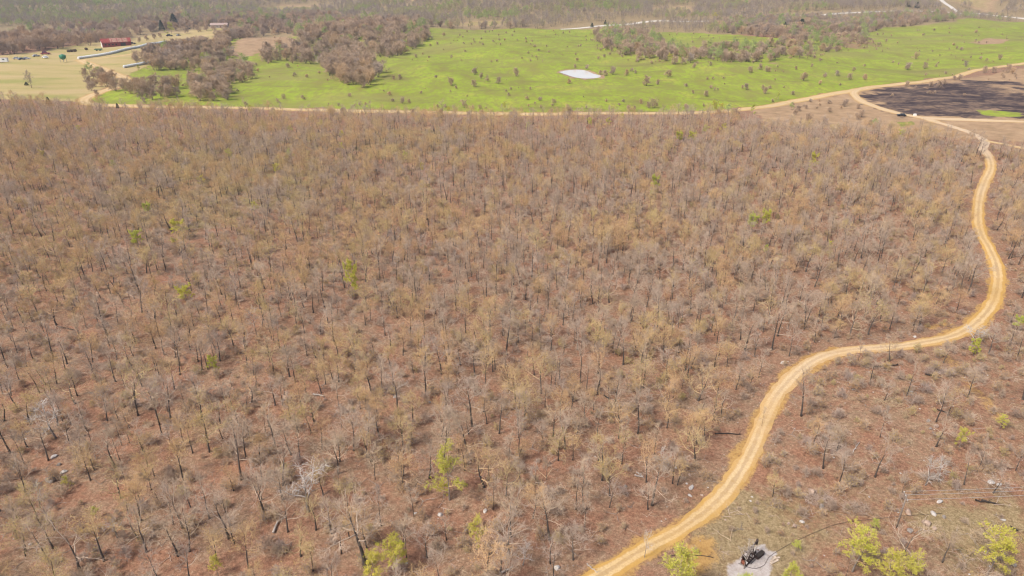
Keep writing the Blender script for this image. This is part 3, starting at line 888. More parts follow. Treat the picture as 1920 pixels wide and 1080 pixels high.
X, Y = jitter_grid(-430, 560, 42, 480, 4.0, 4.0)
keep = (np.abs(X) < .78*Y + 45) & (sdist(WOODS, X, Y) + 9*wob(X, Y, 30, 6)*(Y > 250) > 2)
X, Y = X[keep], Y[keep]
rd = road_dist(X, Y); sp = sdist(SPARSE, X, Y); cl = sdist(CLEAR, X, Y); pdm = sdist(PAD, X, Y)
clump = wob(X, Y, 17, 3)
prob = np.where(sp > 0, .34, .93) - .45*np.maximum(0, clump)
keep = (rd > np.where(sp > 0, 1.6, 1.0)+nrng.uniform(0, 1.5, X.shape)) & (nrng.random(X.shape) < prob) & (cl < 0) & (pdm < -3)
for hx, hy, hr in HAND:
    keep &= (X-hx)**2+(Y-hy)**2 > hr*hr
    if hr > 2.5:       # these stand in small openings
        hl = math.hypot(hx, hy); al = -((X-hx)*hx+(Y-hy)*hy)/hl; la = np.abs((X-hx)*hy-(Y-hy)*hx)/hl
        keep &= ~((al > 0) & (al < 7.5) & (la < 2.6))
X, Y, sp, rd = X[keep], Y[keep], sp[keep], rd[keep]
Z = hgt(X, Y)
PX, PY, DEP = project(X, Y, Z)
budp = .30 + .28*wob(X, Y, 55, 7) + .16*sst(80, 220, Y)*(X < 0) - .2*(sp > 0)
u = nrng.random(len(X))
typ = np.where(u < budp, 1, np.where(u < budp+.14, 2, np.where(u < budp+.26, 3, 0)))
tsc = nrng.uniform(.54, 1.0, len(X))**1.0*np.where(nrng.random(len(X)) < .07, 1.25, 1.0)
tsc = np.where(PY < 245, tsc*nrng.uniform(.7, 1.15, len(X)), tsc)
vis = (PX > -70) & (PX < 1990) & (PY < 1195)
order = np.argsort(np.where(vis, DEP, 1e9))
near = order[:285]
isnear = np.zeros(len(X), bool); isnear[near] = True

MARKS = [(843,938,"the tall yellow-green tree"), (105,822,"the white-limbed dead oak at far left"), (686,1062,"the tallest black-trunked oak at the bottom"),
 (330,930,"the lower left stand of dark trunks"), (480,760,"the left-centre of the brown slope"), (1020,760,"the centre of the brown slope"), (1240,800,"the hollow left of the road curve"),
 (1100,980,"the ground left of the road's bottom end"), (1560,800,"the rocky ground inside the road loop"), (1800,880,"the rocky right-hand corner"), (1650,1060,"the leafing trees at bottom right"), (700,700,"the middle of the brown slope"), (100,1020,"the bottom left corner")]
MW = [(at(a, b), t) for a, b, t in MARKS]
TW = {0: "bare grey-twigged oak", 1: "oak hazed with tan-ochre buds", 2: "slender young bare oak", 3: "low spreading crooked oak"}
KEY = {0: "bare", 1: "bud", 2: "slim", 3: "spread"}
for i in near:
    i = int(i)
    if rd[i] < 3.2:
        wh = "at the very edge of the ochre road"
    else:
        wh = "around " + min(MW, key=lambda m_: (m_[0].x-X[i])**2+(m_[0].y-Y[i])**2)[1]
    lb = (("tall ", "small ", "mid-height ") if typ[i] != 3 else ("large ", "small ", "medium "))[0 if tsc[i] > .84 else 1 if tsc[i] < .65 else 2] + TW[int(typ[i])] + " " + wh
    place_tree("oak_tree", KEY[int(typ[i])], (X[i], Y[i], Z[i]), lb, "tree", lb, float(tsc[i]), None, None, rnd.uniform(.85, 1.2), .05)

rest = np.where(~isnear)[0]
nb_, nd_, ns_ = len(VARIANTS["bare"]), len(VARIANTS["bud"]), len(VARIANTS["slim"])
offs = {0: (0, nb_), 1: (nb_, nd_), 2: (nb_+nd_, ns_), 3: (nb_+nd_+ns_, len(VARIANTS["spread"]))}
idx = [offs[int(typ[i])][0]+rnd.randrange(offs[int(typ[i])][1]) for i in rest]
scatter("woodland", [(X[i], Y[i], Z[i]) for i in rest], tsc[rest],
        [(rnd.uniform(-.05, .05), rnd.uniform(-.05, .05), rnd.uniform(0, 6.28)) for _ in rest], idx, ["bare", "bud", "slim", "spread"],
        "leafless oak woodland covering the slope up to the county road", "woodland", nrng.uniform(.85, 1.2, len(rest)))
print("woods", len(X))

# undergrowth
X, Y = jitter_grid(-300, 330, 42, 330, 2.5, 2.5)
keep = (np.abs(X) < .78*Y + 30) & (sdist(WOODS, X, Y) > 0)
X, Y = X[keep], Y[keep]
keep = (road_dist(X, Y) > .4) & (nrng.random(X.shape) < .45+.35*wob(X, Y, 20, 9)+.2*(sdist(SPARSE, X, Y) > 0)) & (sdist(PAD, X, Y) < -1) & ((sdist(CLEAR, X, Y) < 0) | (nrng.random(X.shape) < .8))
X, Y = X[keep], Y[keep]; Z = hgt(X, Y); n = len(X)
scatter("undergrowth", np.stack([X, Y, Z], 1), nrng.uniform(.35, 1.25, n)*np.where(sdist(CLEAR, X, Y) > 0, .5, 1), [(0, 0, a) for a in nrng.uniform(0, 6.28, n)], nrng.integers(0, 4, n), ["brush"],
        "low leafless brush and saplings over the woodland floor", "brush")
print("brush", n)

# dead sticks on the floor
X, Y = jitter_grid(-230, 260, 42, 260, 2.6, 2.6)
keep = (np.abs(X) < .78*Y + 25) & (sdist(WOODS, X, Y) > 0); X, Y = X[keep], Y[keep]
keep = (road_dist(X, Y) > .3) & (sdist(PAD, X, Y) < 0) & (nrng.random(X.shape) < .42+.4*wob(X, Y, 14, 4)); X, Y = X[keep], Y[keep]; n = len(X)
scatter("fallen_sticks", np.stack([X, Y, hgt(X, Y)], 1), nrng.uniform(.35, 1.05, n), [(0, 0, a) for a in nrng.uniform(0, 6.28, n)], nrng.integers(0, 6, n), ["sticks"], "dead sticks and branches littering the woodland floor", "sticks")

# ------------------------------------------------------------------ wooded hill, pasture trees, thickets
def fill(P, sx, sy, prob=1.0):
    x0, y0 = P.min(0); x1, y1 = P.max(0)
    X, Y = jitter_grid(x0, x1, y0, y1, sx, sy)
    k = (sdist(P, X, Y) > 0)
    X, Y = X[k], Y[k]
    k = (road_dist(X, Y) > 2.5) & (nrng.random(X.shape) < prob) & (ldist(W['gravel'][::2], X, Y) > 32)
    return list(zip(X[k], Y[k]))
BELTS = [
 ([(540,30),(640,36),(790,44),(808,74),(765,97),(745,108),(700,112),(680,128),(600,128),(560,116),(540,100),(565,85),(548,60)], 11.5, 18, .95, 1.15, "round bare tree packed in the big wood left of the pasture", "trees of the big wood left of the pasture"),
 ([(600,122),(690,116),(722,142),(695,167),(650,164),(618,142)], 9, 13, .85, 1.0, "round pinkish-brown tree in the cluster jutting into the pasture", "trees of the cluster jutting into the pasture"),
 ([(430,52),(540,32),(548,62),(480,70),(432,90),(400,105),(410,75)], 11, 18, .85, 1.1, "bare tree on the ridge between the farmyard and the big wood", "trees between farmyard and big wood"),
 ([(480,98),(560,94),(590,112),(545,120),(500,118)], 10, 14, .85, .95, "round bare tree in the belt below the pink grass patch", "trees below the pink grass patch"),
 ([(378,124),(470,116),(482,140),(470,160),(395,164)], 8.5, 13, .8, .85, "grey-brown round tree in the clump above the county road's left part", "clump above the county road"),
 ([(352,152),(420,158),(432,190),(362,193)], 8, 10, .85, .9, "round bare tree in the clump right beside the county road", "clump beside the county road"),
 ([(212,168),(330,160),(350,188),(225,192)], 7.5, 11, .8, .75, "bare tree in the thicket inside the county road's left bend", "thicket inside the left bend"),
 ([(246,108),(300,97),(345,86),(425,82),(440,108),(398,132),(300,134),(262,130)], 8, 12, .85, .9, "dark bare tree in the stand beside the white bale rows", "stand beside the bale rows"),
 ([(156,140),(200,130),(214,140),(212,158),(172,172),(160,162)], 7, 13, .8, .8, "dark bare tree in the small grove on the hay field", "small grove on the hay field"),
 ([(-25,109),(30,104),(60,99),(130,92),(190,80),(255,70),(290,58),(420,50),(500,45),(500,34),(300,40),(150,52),(-25,72)], 11, 21, .85, 1.2, "tan bare tree in the belt behind the red barn", "tree belt behind the red barn"),
 ([(1112,62),(1190,60),(1230,70),(1250,95),(1300,104),(1330,120),(1250,122),(1180,112),(1130,92)], 9, 13, .7, .85, "grey round tree in the thicket above the pond", "thicket above the pond"),
 ([(1300,98),(1380,86),(1440,82),(1500,78),(1620,64),(1640,76),(1580,95),(1500,108),(1440,116),(1350,118)], 9, 13, .55, .8, "grey round tree in the brushy draw right of the pond", "trees of the brushy draw"),
 ([(1330,44),(1500,36),(1700,28),(1790,31),(1770,42),(1660,52),(1640,60),(1500,74),(1420,70),(1340,62)], 9, 14, .8, .85, "grey tree in the band below the white gravel road", "trees below the gravel road"),
 ([(430,206),(700,213),(1000,217.5),(1360,212.5),(1400,220),(1000,225),(700,220),(430,213)], 9, 8, .30, .42, "small dark tree on the near verge of the county road", "near verge of the county road"),
 ([(1440,232),(1560,243),(1690,250),(1650,216),(1600,196),(1480,204)], 12, 13, .35, .38, "small bare tree on the dry grass wedge by the road fork", "trees on the dry grass wedge"),
 ([(800,48),(960,49),(1110,50),(1110,54),(960,53),(800,52)], 13, 20, .55, .9, "small tree on the far edge of the green pasture", "far edge of the pasture"),
]
BT = []
for px, sx, sy, pr, sc, lb, gp in BELTS:
    PP = poly(px)
    for x, y in fill(PP, sx*.88, sy*.92, pr):
        z = float(hgt(x, y)); s_ = sc*1.3*rnd.uniform(.62, 1.22)
        cx_, cy_ = PP.mean(0); wx, wy = np.ptp(PP[:, 0]), np.ptp(PP[:, 1])
        lb2 = ("large ", "mid-sized ", "small ")[0 if s_ > sc*1.37 else 1 if s_ > sc*1.0 else 2] + lb + ", " + ("front " if y < cy_-.17*wy else "back " if y > cy_+.17*wy else "middle ") + ("left" if x < cx_-.17*wx else "right" if x > cx_+.17*wx else "centre")
        BT.append((s_*ppm(Vector((x, y, z))), x, y, z, s_, lb2, lb2))
BT.sort(key=lambda t: -t[0])
for _, x, y, z, s_, lb, gp in BT[:290]:
    place_tree("round_tree", "round", (x, y, z), lb, "tree", gp, s_, None, None, rnd.uniform(1.0, 1.25))
rs = BT[290:]
scatter("distant_thickets", [(t[1], t[2], t[3]) for t in rs], [t[4] for t in rs], [(0, 0, rnd.uniform(0, 6.28)) for t in rs], [rnd.randrange(6) if rnd.random() > (.2 if t[1] > 60 else .07) else rnd.randrange(6, 8) for t in rs], ["round", "farleaf"],
        "smaller bare trees filling the woods around the pasture", "trees", [rnd.uniform(1.0, 1.25) for t in rs])
print("belt trees", len(BT))

LONE = [(780,109,9),(750,150,12),(739,150,10),(846,160,18),(890,140,16),(902,147,12),(889,163,16),(855,167,8),(935,157,15),(696,152,12),(755,194,14),(767,194,10),(532,186,10),(521,193,9),
 (635,199,7),(870,202,16),(887,204,8),(900,205,9),(821,202,8),(835,202,8),(790,176,7),(1039,196,12),(1067,157,11),(1175,142,14),(1191,138,8),(1212,161,22),(1234,156,9),(1149,140,18),
 (1299,176,8),(1324,181,13),(1340,170,7),(1332,124,9),(1302,128,12),(1280,121,16),(1374,116,18),(1390,118,10),(1406,136,14),(1425,131,14),(1437,135,12),(1399,168,14),(1392,166,8),(1435,176,15),(1430,168,10),
 (1285,201,8),(1319,200,7),(1226,203,20),(1216,203,14),(1201,195,11),(1190,206,9),(1177,204,8),(1099,203,6),(1380,212,9),(967,143,18),(1492,131,9),(1507,151,18),(1537,159,10),(1569,143,13),(1592,150,15),(1621,150,13),
 (1486,178,9),(1442,135,10),(1522,126,8),(1717,111,14),(1734,129,14),(1755,126,8),(1799,150,12),(1700,162,12),(1810,125,13),(1874,112,12),(1845,137,15),(1862,137,14),(1890,136,18),(1898,138,14),
 (1485,236,9),(1499,234,8),(1519,236,9),(1535,234,9),(275,76,13),(290,73,12),(262,79,11),(350,63,14),(372,60,15),(388,58,14),(402,60,13),(424,59,15),(440,57,14),(300,70,10),(240,77,12),(1760,165,16),(1745,163,12),(1770,160,10)]
LM = [(330,66,"the farmyard"), (1087,139,"the pond"), (1604,171,"the road fork"), (660,150,"the tree cluster jutting into the pasture"), (960,213,"the middle of the county road"), (1360,208,"the county road's green trees"), (1760,175,"the burnt field"), (1730,90,"the upper right pasture"), (60,164,"the open hay field"), (1400,150,"the pasture right of the pond"), (860,120,"the pasture right of the big wood")]
for k, (x, y, w) in enumerate(LONE):
    p = at(x, y)
    sc = w/ppm(p)/9.0
    nm = min(LM, key=lambda m_: (m_[0]-x)**2+((m_[1]-y)*2.2)**2)[2]
    size = "large round" if w >= 16 else "medium" if w >= 11 else "small"
    lb =  "%s bare tree standing apart near %s" % (size, nm)
    place_tree("pasture_tree", "round", p, lb, "tree", lb, sc, None, None, rnd.uniform(.95, 1.1))
hand("oak_tree", "far", 60, 165, 36, "lone dark bare oak on the open straw-coloured hay field", "tree", None, 0, .8)
LOW = [(569,187,10),(656,182,9),(730,180,10),(665,199,5),(674,198,6),(686,197,6),(616,197,5),(845,173,4),(870,83,5),(832,68,8),(862,68,5),(905,85,6),(820,84,7),(911,204,5),(1254,145,16),(1161,198,6),(1065,201,6),(1137,191,6),
 (1014,202,6),(1003,195,5),(991,200,6),(1094,183,4),(1082,115,8),(987,80,5),(1005,108,5),(995,115,5),(1326,150,6),(1337,149,6),(1356,148,5),(1600,133,8),(1546,146,8),(1701,131,16),(1802,95,8),(1730,67,5),(1830,62,7),(1640,246,20),(182,180,14),(540,127,10),(552,144,9),(576,146,8),(1100,130,10),(1078,128,8),(1135,142,12),(1126,140,10)]
for x, y, w in LOW:
    p = at(x, y)
    lb = "%s leafless shrub on the green pasture near %s" % ("low spreading" if w >= 9 else "tiny", min(LM, key=lambda m_: (m_[0]-x)**2+((m_[1]-y)*2.2)**2)[2])
    place_tree("shrub", "shrub", p, lb, "shrub", lb, w/ppm(p)/4.2, None, None, 1.15)

CED = [(92,196,15,1.1,"dark cedar at the woods' upper left edge below the hay field"), (50,160,7,1.7,"low round dark cedar bush beside the lone hay-field oak"), (327,48,24,1.2,"tall dark pine behind the farmyard"), (304,57,20,1.0,"second dark pine left of the tallest farmyard pine"),
 (221,203,10,1.0,"small dark cedar at the county road's left end"), (1470,56,16,1.3,"dark evergreen in the group below the white gravel road"), (1502,54,20,1.5,"largest dark evergreen below the white gravel road"), (1447,61,13,1.4,"low dark evergreen at the end of the group below the gravel road"),
 (1702,13,12,1.3,"dark evergreen above the gravel road at upper right"), (1719,15,12,1.3,"second dark evergreen above the gravel road at upper right"), (1110,51,9,1.2,"small dark evergreen where the gravel road meets the pasture"), (1135,46,9,1.2,"small dark evergreen just above the gravel road"),
 (1336,49,12,1.1,"dark evergreen just below the gravel road above the draw"), (1399,57,12,1.1,"dark evergreen amid grey trees below the gravel road"), (1434,64,10,1.3,"dark evergreen at the upper edge of the draw"), (483,30,12,1.4,"dark evergreen behind the ridge trees"), (494,26,10,1.2,"small dark evergreen on the skyline of the ridge trees")]
for x, y, h, w, lb in CED:
    hand("evergreen_tree", "cedar", x, y, h, lb, "tree", None, None, w)
for x, y, h, w, lb in [(322,63,20,1.2,"yellow-green leafing tree in the farmyard below the pines"), (382,118,18,1.2,"yellow-green leafing tree in the stand right of the bale rows"), (1459,188,16,1.0,"yellow-leafed tree beside the county road in the pasture"), (945,207,14,1.0,"yellowish tree beside the middle of the county road"), (700,70,16,1.3,"yellow-green crown inside the big wood left of the pasture"), (712,80,14,1.2,"second yellow-green crown inside the big wood"), (738,72,13,1.2,"pale green crown at the right of the big wood"), (562,115,14,1.2,"pale green crown at the lower edge of the big wood"), (260,132,10,1.0,"small yellow-green tree beside the second bale row"),
   (1340,36,12,1.3,"lime-green tree beside the white gravel road"), (1255,112,12,1.2,"yellow-green tree in the thicket above the pond")]:
    hand("leafing_tree", "lime", x, y, h, lb, "tree", "trees already in leaf", None, w)

# far woods on the hills
X, Y = jitter_grid(-1500, 1500, 780, 2050, 8.5, 12)
keep = (np.abs(X) < .80*Y + 60)
X, Y = X[keep], Y[keep]
PX, PY, DEP = project(X, Y, hgt(X, Y))
keep = (sdist(PASTURE, X, Y) < -4) & (sdist(HAY, X, Y) < -25) & (road_dist(X, Y) > 5) & (np.minimum(ldist(W['gravel'], X, Y), ldist(W['gravel2'], X, Y)) > 26) & (PY > -45) & (PY < np.where(PX > 1050, 84, 62)) & (wob(X, Y, 330, 8) < .62) & (nrng.random(X.shape) < .93)
keep &= ~((PX < 430) & (PY > 50)) & ~((PX > 430) & (PX < 800) & (PY > 44))
X, Y, PX, PY = X[keep], Y[keep], PX[keep], PY[keep]; Z = hgt(X, Y); n = len(X)
lf = 1.2*wob(X, Y, 140, 2) + .5*sst(500, 100, PX) - .35*sst(800, 1500, PX)
idx = np.where((lf > .35) & (nrng.random(n) < .6), 6+nrng.integers(0, 2, n), np.where(lf+nrng.uniform(-.7, .7, n) > .15, 1+2*nrng.integers(0, 3, n), 2*nrng.integers(0, 3, n)))
front = (PX > 1050) & (PY > 22)
scatter("far_woods", np.stack([X, Y, Z], 1), nrng.uniform(.75, 1.15, n)*np.where(front, .8, 1), [(0, 0, a) for a in nrng.uniform(0, 6.28, n)], idx, ["far", "farleaf"],
        "hazy leafless woods covering the hills beyond the pasture", "woods", nrng.uniform(.95, 1.25, n))
print("far", n)
# brush tufts of the pasture and the draw
X, Y = jitter_grid(-420, 760, 420, 1010, 7, 9)
s_in = sdist(PASTURE, X, Y); db = sdist(BARE1, X, Y); ds = [sdist(poly(b[0]), X, Y) for b in BELTS[10:12]]
pr = np.where(s_in > 4, .04+.25*np.maximum(0, wob(X, Y, 70, 5)-.3), 0) + np.where((ds[0] > -6) | (ds[1] > -6) | (db > -5), .45, 0) + np.where(sdist(DRY, X, Y) > 0, .4, 0) + np.where(sdist(BURNT, X, Y) > 0, -.36, 0)
keep = (nrng.random(X.shape) < pr) & (road_dist(X, Y) > 1.5) & (np.hypot(X-POND_C[0], (Y-POND_C[1])*.8) > 34)
X, Y = X[keep], Y[keep]; Z = hgt(X, Y); n = len(X)
scatter("pasture_brush", np.stack([X, Y, Z], 1), nrng.uniform(.2, .8, n), [(0, 0, a) for a in nrng.uniform(0, 6.28, n)], nrng.integers(0, 2, n), ["shrub"], "sprinkling of tiny brush tufts over the pasture and draw", "brush", nrng.uniform(1, 1.5, n))
print("tufts", n)

# ------------------------------------------------------------------ haze
# (one closed box of thin air round the scene)
hz = bpy.data.materials.new("haze_air"); hz.use_nodes = True
hz.node_tree.nodes.remove(hz.node_tree.nodes["Principled BSDF"])
pv = hz.node_tree.nodes.new("ShaderNodeVolumePrincipled")
pv.inputs["Color"].default_value = (.78, .84, 1.0, 1)
pv.inputs["Density"].default_value = HAZE_DENSITY
pv.inputs["Anisotropy"].default_value = .2
hz.node_tree.links.new(pv.outputs[0], hz.node_tree.nodes["Material Output"].inputs["Volume"])
MATS["haze_air"] = hz
hb = Geo(); zlo, zhi = float(GZ.min())-1.5, max(CAM_H, float(GZ.max())+14)+6
hb.box((0, 4550, (zlo+zhi)/2), (21000, 11000, zhi-zlo))
tag(link("haze", hb.mesh("haze", ["haze_air"])), "pale even haze over the far hills", "haze", None, "stuff")

# ------------------------------------------------------------------ pump jack and well site
simple("pump_black", (.045, .028, .024), .6, .3)
simple("pump_rust", (.16, .055, .032), .75, .2, .3)
simple("steel_grey", (.30, .29, .28), .5, .4)
simple("pipe_black", (.07, .052, .042), .6, .3)
simple("timber_pale", (.46, .37, .29), .9, .1, .2)
simple("timber_grey", (.24, .20, .17), .9, .1, .25)
simple("log_dark", (.055, .045, .040), .95, .05, .3)
simple("log_pale", (.40, .35, .31), .95, .05, .25)
simple("log_red", (.34, .18, .11), .95, .05, .25)
simple("white_paint", (.74, .74, .72), .5, .3, .08)
simple("glass_dark", (.02, .025, .03), .1, .5)

def part(name, geo, mat, parent, smooth=False):
    return link(name, geo.mesh(name, [mat] if isinstance(mat, str) else mat, smooth), parent)

pj = thing("pump_jack", at(1404, 1049), "dark rusty oil pump jack standing on the pale pad", "pump jack", None, R(42), .86)
q = Geo()
for sy in (-.42, .42): q.box((0, sy, .13), (3.4, .16, .26))
for sx in (-1.55, -.6, .5, 1.45): q.box((sx, 0, .15), (.14, .84, .18))
part("skid", q, "pump_black", pj)
for sx, sy in ((.15, -.40), (.15, .40), (.95, -.40), (.95, .40)):
    q = Geo(); q.bar((sx, sy, .26), (.55, sy*.25, 2.35), .11)
    part("samson_post_leg", q, "pump_black", pj)
q = Geo(); q.box((.55, 0, 2.42), (.34, .36, .16)); q.bar((.3, -.3, 1.1), (.3, .3, 1.1), .08); q.bar((.8, -.3, 1.1), (.8, .3, 1.1), .08)
part("saddle_bearing", q, "pump_black", pj)
q = Geo(); q.bar((-1.25, 0, 2.38), (1.72, 0, 2.76), .18, .26)
part("walking_beam", q, "pump_black", pj)
q = Geo(); arc = []
for k in range(9):
    a = R(-42+k*10.5); arc.append((1.15+.86*math.cos(a), 2.60+1.05*math.sin(a)))
for sgn in (-1, 1):
    for k in range(8):
        q.quadface((1.45, sgn*.13, 2.45+.04*k), (arc[k][0], sgn*.13, arc[k][1]), (arc[k+1][0], sgn*.13, arc[k+1][1]), (1.45, sgn*.13, 2.49+.04*k))
for k in range(8): q.quadface((arc[k][0], -.13, arc[k][1]), (arc[k][0], .13, arc[k][1]), (arc[k+1][0], .13, arc[k+1][1]), (arc[k+1][0], -.13, arc[k+1][1]))
q.quadface((1.45, -.13, 2.81), (arc[8][0], -.13, arc[8][1]), (arc[8][0], .13, arc[8][1]), (1.45, .13, 2.81))
q.quadface((1.45, -.13, 2.45), (1.45, .13, 2.45), (arc[0][0], .13, arc[0][1]), (arc[0][0], -.13, arc[0][1]))
part("horsehead", q, "pump_black", pj)
q = Geo()
for sy in (-.06, .06): q.tube([(2.01, sy, 2.6), (2.0, sy, 1.35)], [.018, .018], 5)
q.box((2.0, 0, 1.33), (.1, .24, .07)); q.tube([(2.0, 0, 1.33), (2.0, 0, .75)], [.022, .022], 6)
part("bridle", q, "steel_grey", pj)
q = Geo(); q.box((-.62, 0, .62), (.62, .5, .74), 0, 0, .86); q.tube([(-.62, -.52, .82), (-.62, .52, .82)], [.07, .07], 8)
part("gearbox", q, "pump_black", pj)
for sy in (-.45, .45):
    q = Geo(); q.bar((-.62, sy, .82), (-1.25, sy, 1.18), .09, .2)
    ck = part("crank", q, "pump_black", pj)
    q = Geo(); ce = (-1.32, sy, 1.22)
    q.tube([(ce[0], ce[1]-.10, ce[2]), (ce[0], ce[1]+.10, ce[2])], [.33, .33], 12)
    part("counterweight", q, "pump_black", ck)
    q = Geo(); q.bar((-1.05, sy*1.12, 1.06), (-1.2, sy*1.0, 2.36), .07)
    part("pitman_arm", q, "pump_black", pj)
q = Geo(); q.bar((-1.2, -.52, 2.36), (-1.2, .52, 2.36), .14)
part("equalizer_bar", q, "pump_black", pj)
q = Geo(); q.tube([(-1.62, -.3, .52), (-1.62, .3, .52)], [.24, .24], 12); q.box((-1.62, 0, .3), (.5, .5, .12)); q.box((-1.62, .08, .8), (.2, .2, .14))
part("motor", q, "pump_rust", pj)
q = Geo(); q.bar((-1.62, .44, .52), (-.62, .5, .66), .10, .5)
part("belt_guard", q, "pump_rust", pj)
q = Geo(); q.box((-1.3, -.25, .36), (.3, .3, .26))
part("control_box", q, "white_paint", pj)
M_ = pj.rotation_euler.to_matrix()
wp = pj.location + M_ @ Vector((1.72, 0, 0)); wp.z = float(hgt(wp.x, wp.y))
wh = thing("wellhead", wp, "small dark wellhead under the pump jack's horsehead", "wellhead")
q = Geo(); q.tube([(0, 0, -.1), (0, 0, .3)], [.15, .13], 10); q.tube([(0, 0, .3), (0, 0, .82)], [.07, .06], 8); part("casing", q, "pump_black", wh)
q = Geo(); q.tube([(-.35, 0, .45), (.4, 0, .45)], [.045, .045], 6); q.tube([(.3, 0, .45), (.3, 0, .62)], [.03, .03], 6); part("flow_tee", q, "steel_grey", wh)
q = Geo(); q.tube([(.3, 0, .62), (.3, 0, .65)], [.12, .12], 8); part("valve_wheel", q, "pump_rust", wh)
vb = thing("valve_box", at(1424, 1043), "low black steel box beside the pump jack on the pad", "box", None, R(38))
q = Geo(); q.box((0, 0, .25), (1.5, .5, .5)); part("box_body", q, "pump_black", vb)
q = Geo(); q.box((0, 0, .525), (1.56, .56, .05)); part("lid", q, "log_dark", vb)
q = Geo(); q.tube([(-.9, 0, .2), (-2.2, -.1, .12)], [.05, .05], 6); part("pipe_stub", q, "pipe_black", vb)

def drape(px, r, lift, step=1.0):
    L = wline(px, step)
    return [(x, y, float(hgt(x, y))+lift+.03*math.sin(i*.7)) for i, (x, y) in enumerate(L)]
for px, r, lb in (([(1384,1057),(1400,1064),(1417,1067),(1433,1060),(1441,1046),(1460,1033),(1483,1020),(1518,1003),(1538,995),(1558,987),(1587,980),(1630,975),(1677,970),(1740,965),(1766,963)], .023, "long dark flow line pipe curving from the pump jack across the clearing"),
                  ([(1257,1043),(1275,1041),(1300,1042),(1320,1043),(1337,1046)], .05, "short dark pipe on orange dirt between road and pad")):
    q = Geo(); pts = drape(px, r, .12); q.tube(pts, [r]*len(pts), 6)
    tag(link("flow_line", q.mesh("flow_line", ["pipe_black"], True)), lb, "pipe")
for k, (x, y, rz) in enumerate(((1452,1054,.5),(1450,1049,.8),(1455,1047,.2))):
    q = Geo(); q.box((0, 0, .08), (1.5-.2*k, .28, .09)); q.bar((-.5, -.1, .03), (-.5, .2, .03), .06); q.bar((.4, -.1, .03), (.4, .2, .03), .06)
    o = link("timber_board", q.mesh("timber_board", ["timber_pale"]), None, at(x, y), (0, 0, rz))
    tag(o, ("pale board lying nearest the pipe bend at the pad's corner", "pale board in the middle of three by the pad's corner", "short pale board uppermost of three by the pad's corner")[k], "board", "boards by the pad")

# utility pole and wires
pb = at(1681, 989)
ph = 59/max(.1, 989-project(pb.x, pb.y, pb.z+1)[1])
up_ = thing("utility_pole", pb, "thin weathered wooden utility pole in the clearing with wires running right", "utility pole", None, R(-12))
q = Geo(); q.tube([(0, 0, -.5), (0, 0, ph*.5), (0.03, 0, ph)], [.14, .12, .09], 8); part("pole", q, "timber_grey", up_, True)
q = Geo(); q.box((0, .12, ph-.35), (.1, 2.0, .12)); part("crossarm", q, "timber_grey", up_)
ends = []
for k, yy in enumerate((-.75, 0.25, 1.0)):
    q = Geo(); q.tube([(0, yy, ph-.30), (0, yy, ph-.12)], [.04, .05], 7); part("insulator", q, "white_paint", up_)
    ends.append(Vector((0, yy, ph-.12)))
Rz = up_.rotation_euler.to_matrix()
t1, t0 = at(1960, 972), pb
for k, e in enumerate(ends):
    a = pb + Rz @ e
    dirv = (Vector((t1.x-pb.x, t1.y-pb.y, 0)))*2.2
    b = a + dirv + Vector((0, 0, t1.z-pb.z+.8))
    pts = [a.lerp(b, t/24)-Vector((0, 0, 3.0*(t/24)*(1-t/24))) for t in range(25)]
    q = Geo(); q.tube(pts, [.028]*25, 4)
    tag(link("power_line", q.mesh("power_line", ["steel_grey"])), ("lowest wire of three leaving the utility pole", "middle wire of three leaving the utility pole", "uppermost wire of three leaving the utility pole")[k], "wire", "wires of the utility pole")

# ------------------------------------------------------------------ rocks, logs, brush piles
def rock_mat(name, a, b):
    t = NT(name, .95, .1); n1 = t.noise(t.obj(), 2.2, 6, .65)
    t.color(t.ramp(n1, [(.3, a), (.7, b)])).bump(n1, .6, .1)
rock_mat("rock_white", (.30, .27, .25), (.55, .52, .49)); rock_mat("rock_pink", (.25, .18, .14), (.45, .34, .27)); rock_mat("rock_grey", (.14, .12, .105), (.33, .29, .26))
import bmesh
ROCKS = {}
for mname in ("rock_white", "rock_pink", "rock_grey"):
    for k in range(4):
        bm = bmesh.new(); bmesh.ops.create_icosphere(bm, subdivisions=2, radius=.5)
        rg = random.Random(len(mname)*7+k*5+3)
        cuts = [(rvec(rg), rg.uniform(.26, .42)) for _ in range(9)]
        for v in bm.verts:
            for nn, dd in cuts:
                e = v.co.dot(nn)
                if e > dd: v.co -= nn*(e-dd)
            v.co.z *= .62; v.co.x *= 1.25
        me = bpy.data.meshes.new("rock"); bm.to_mesh(me); bm.free(); me.materials.append(MATS[mname])
        ROCKS.setdefault(mname, []).append(me)
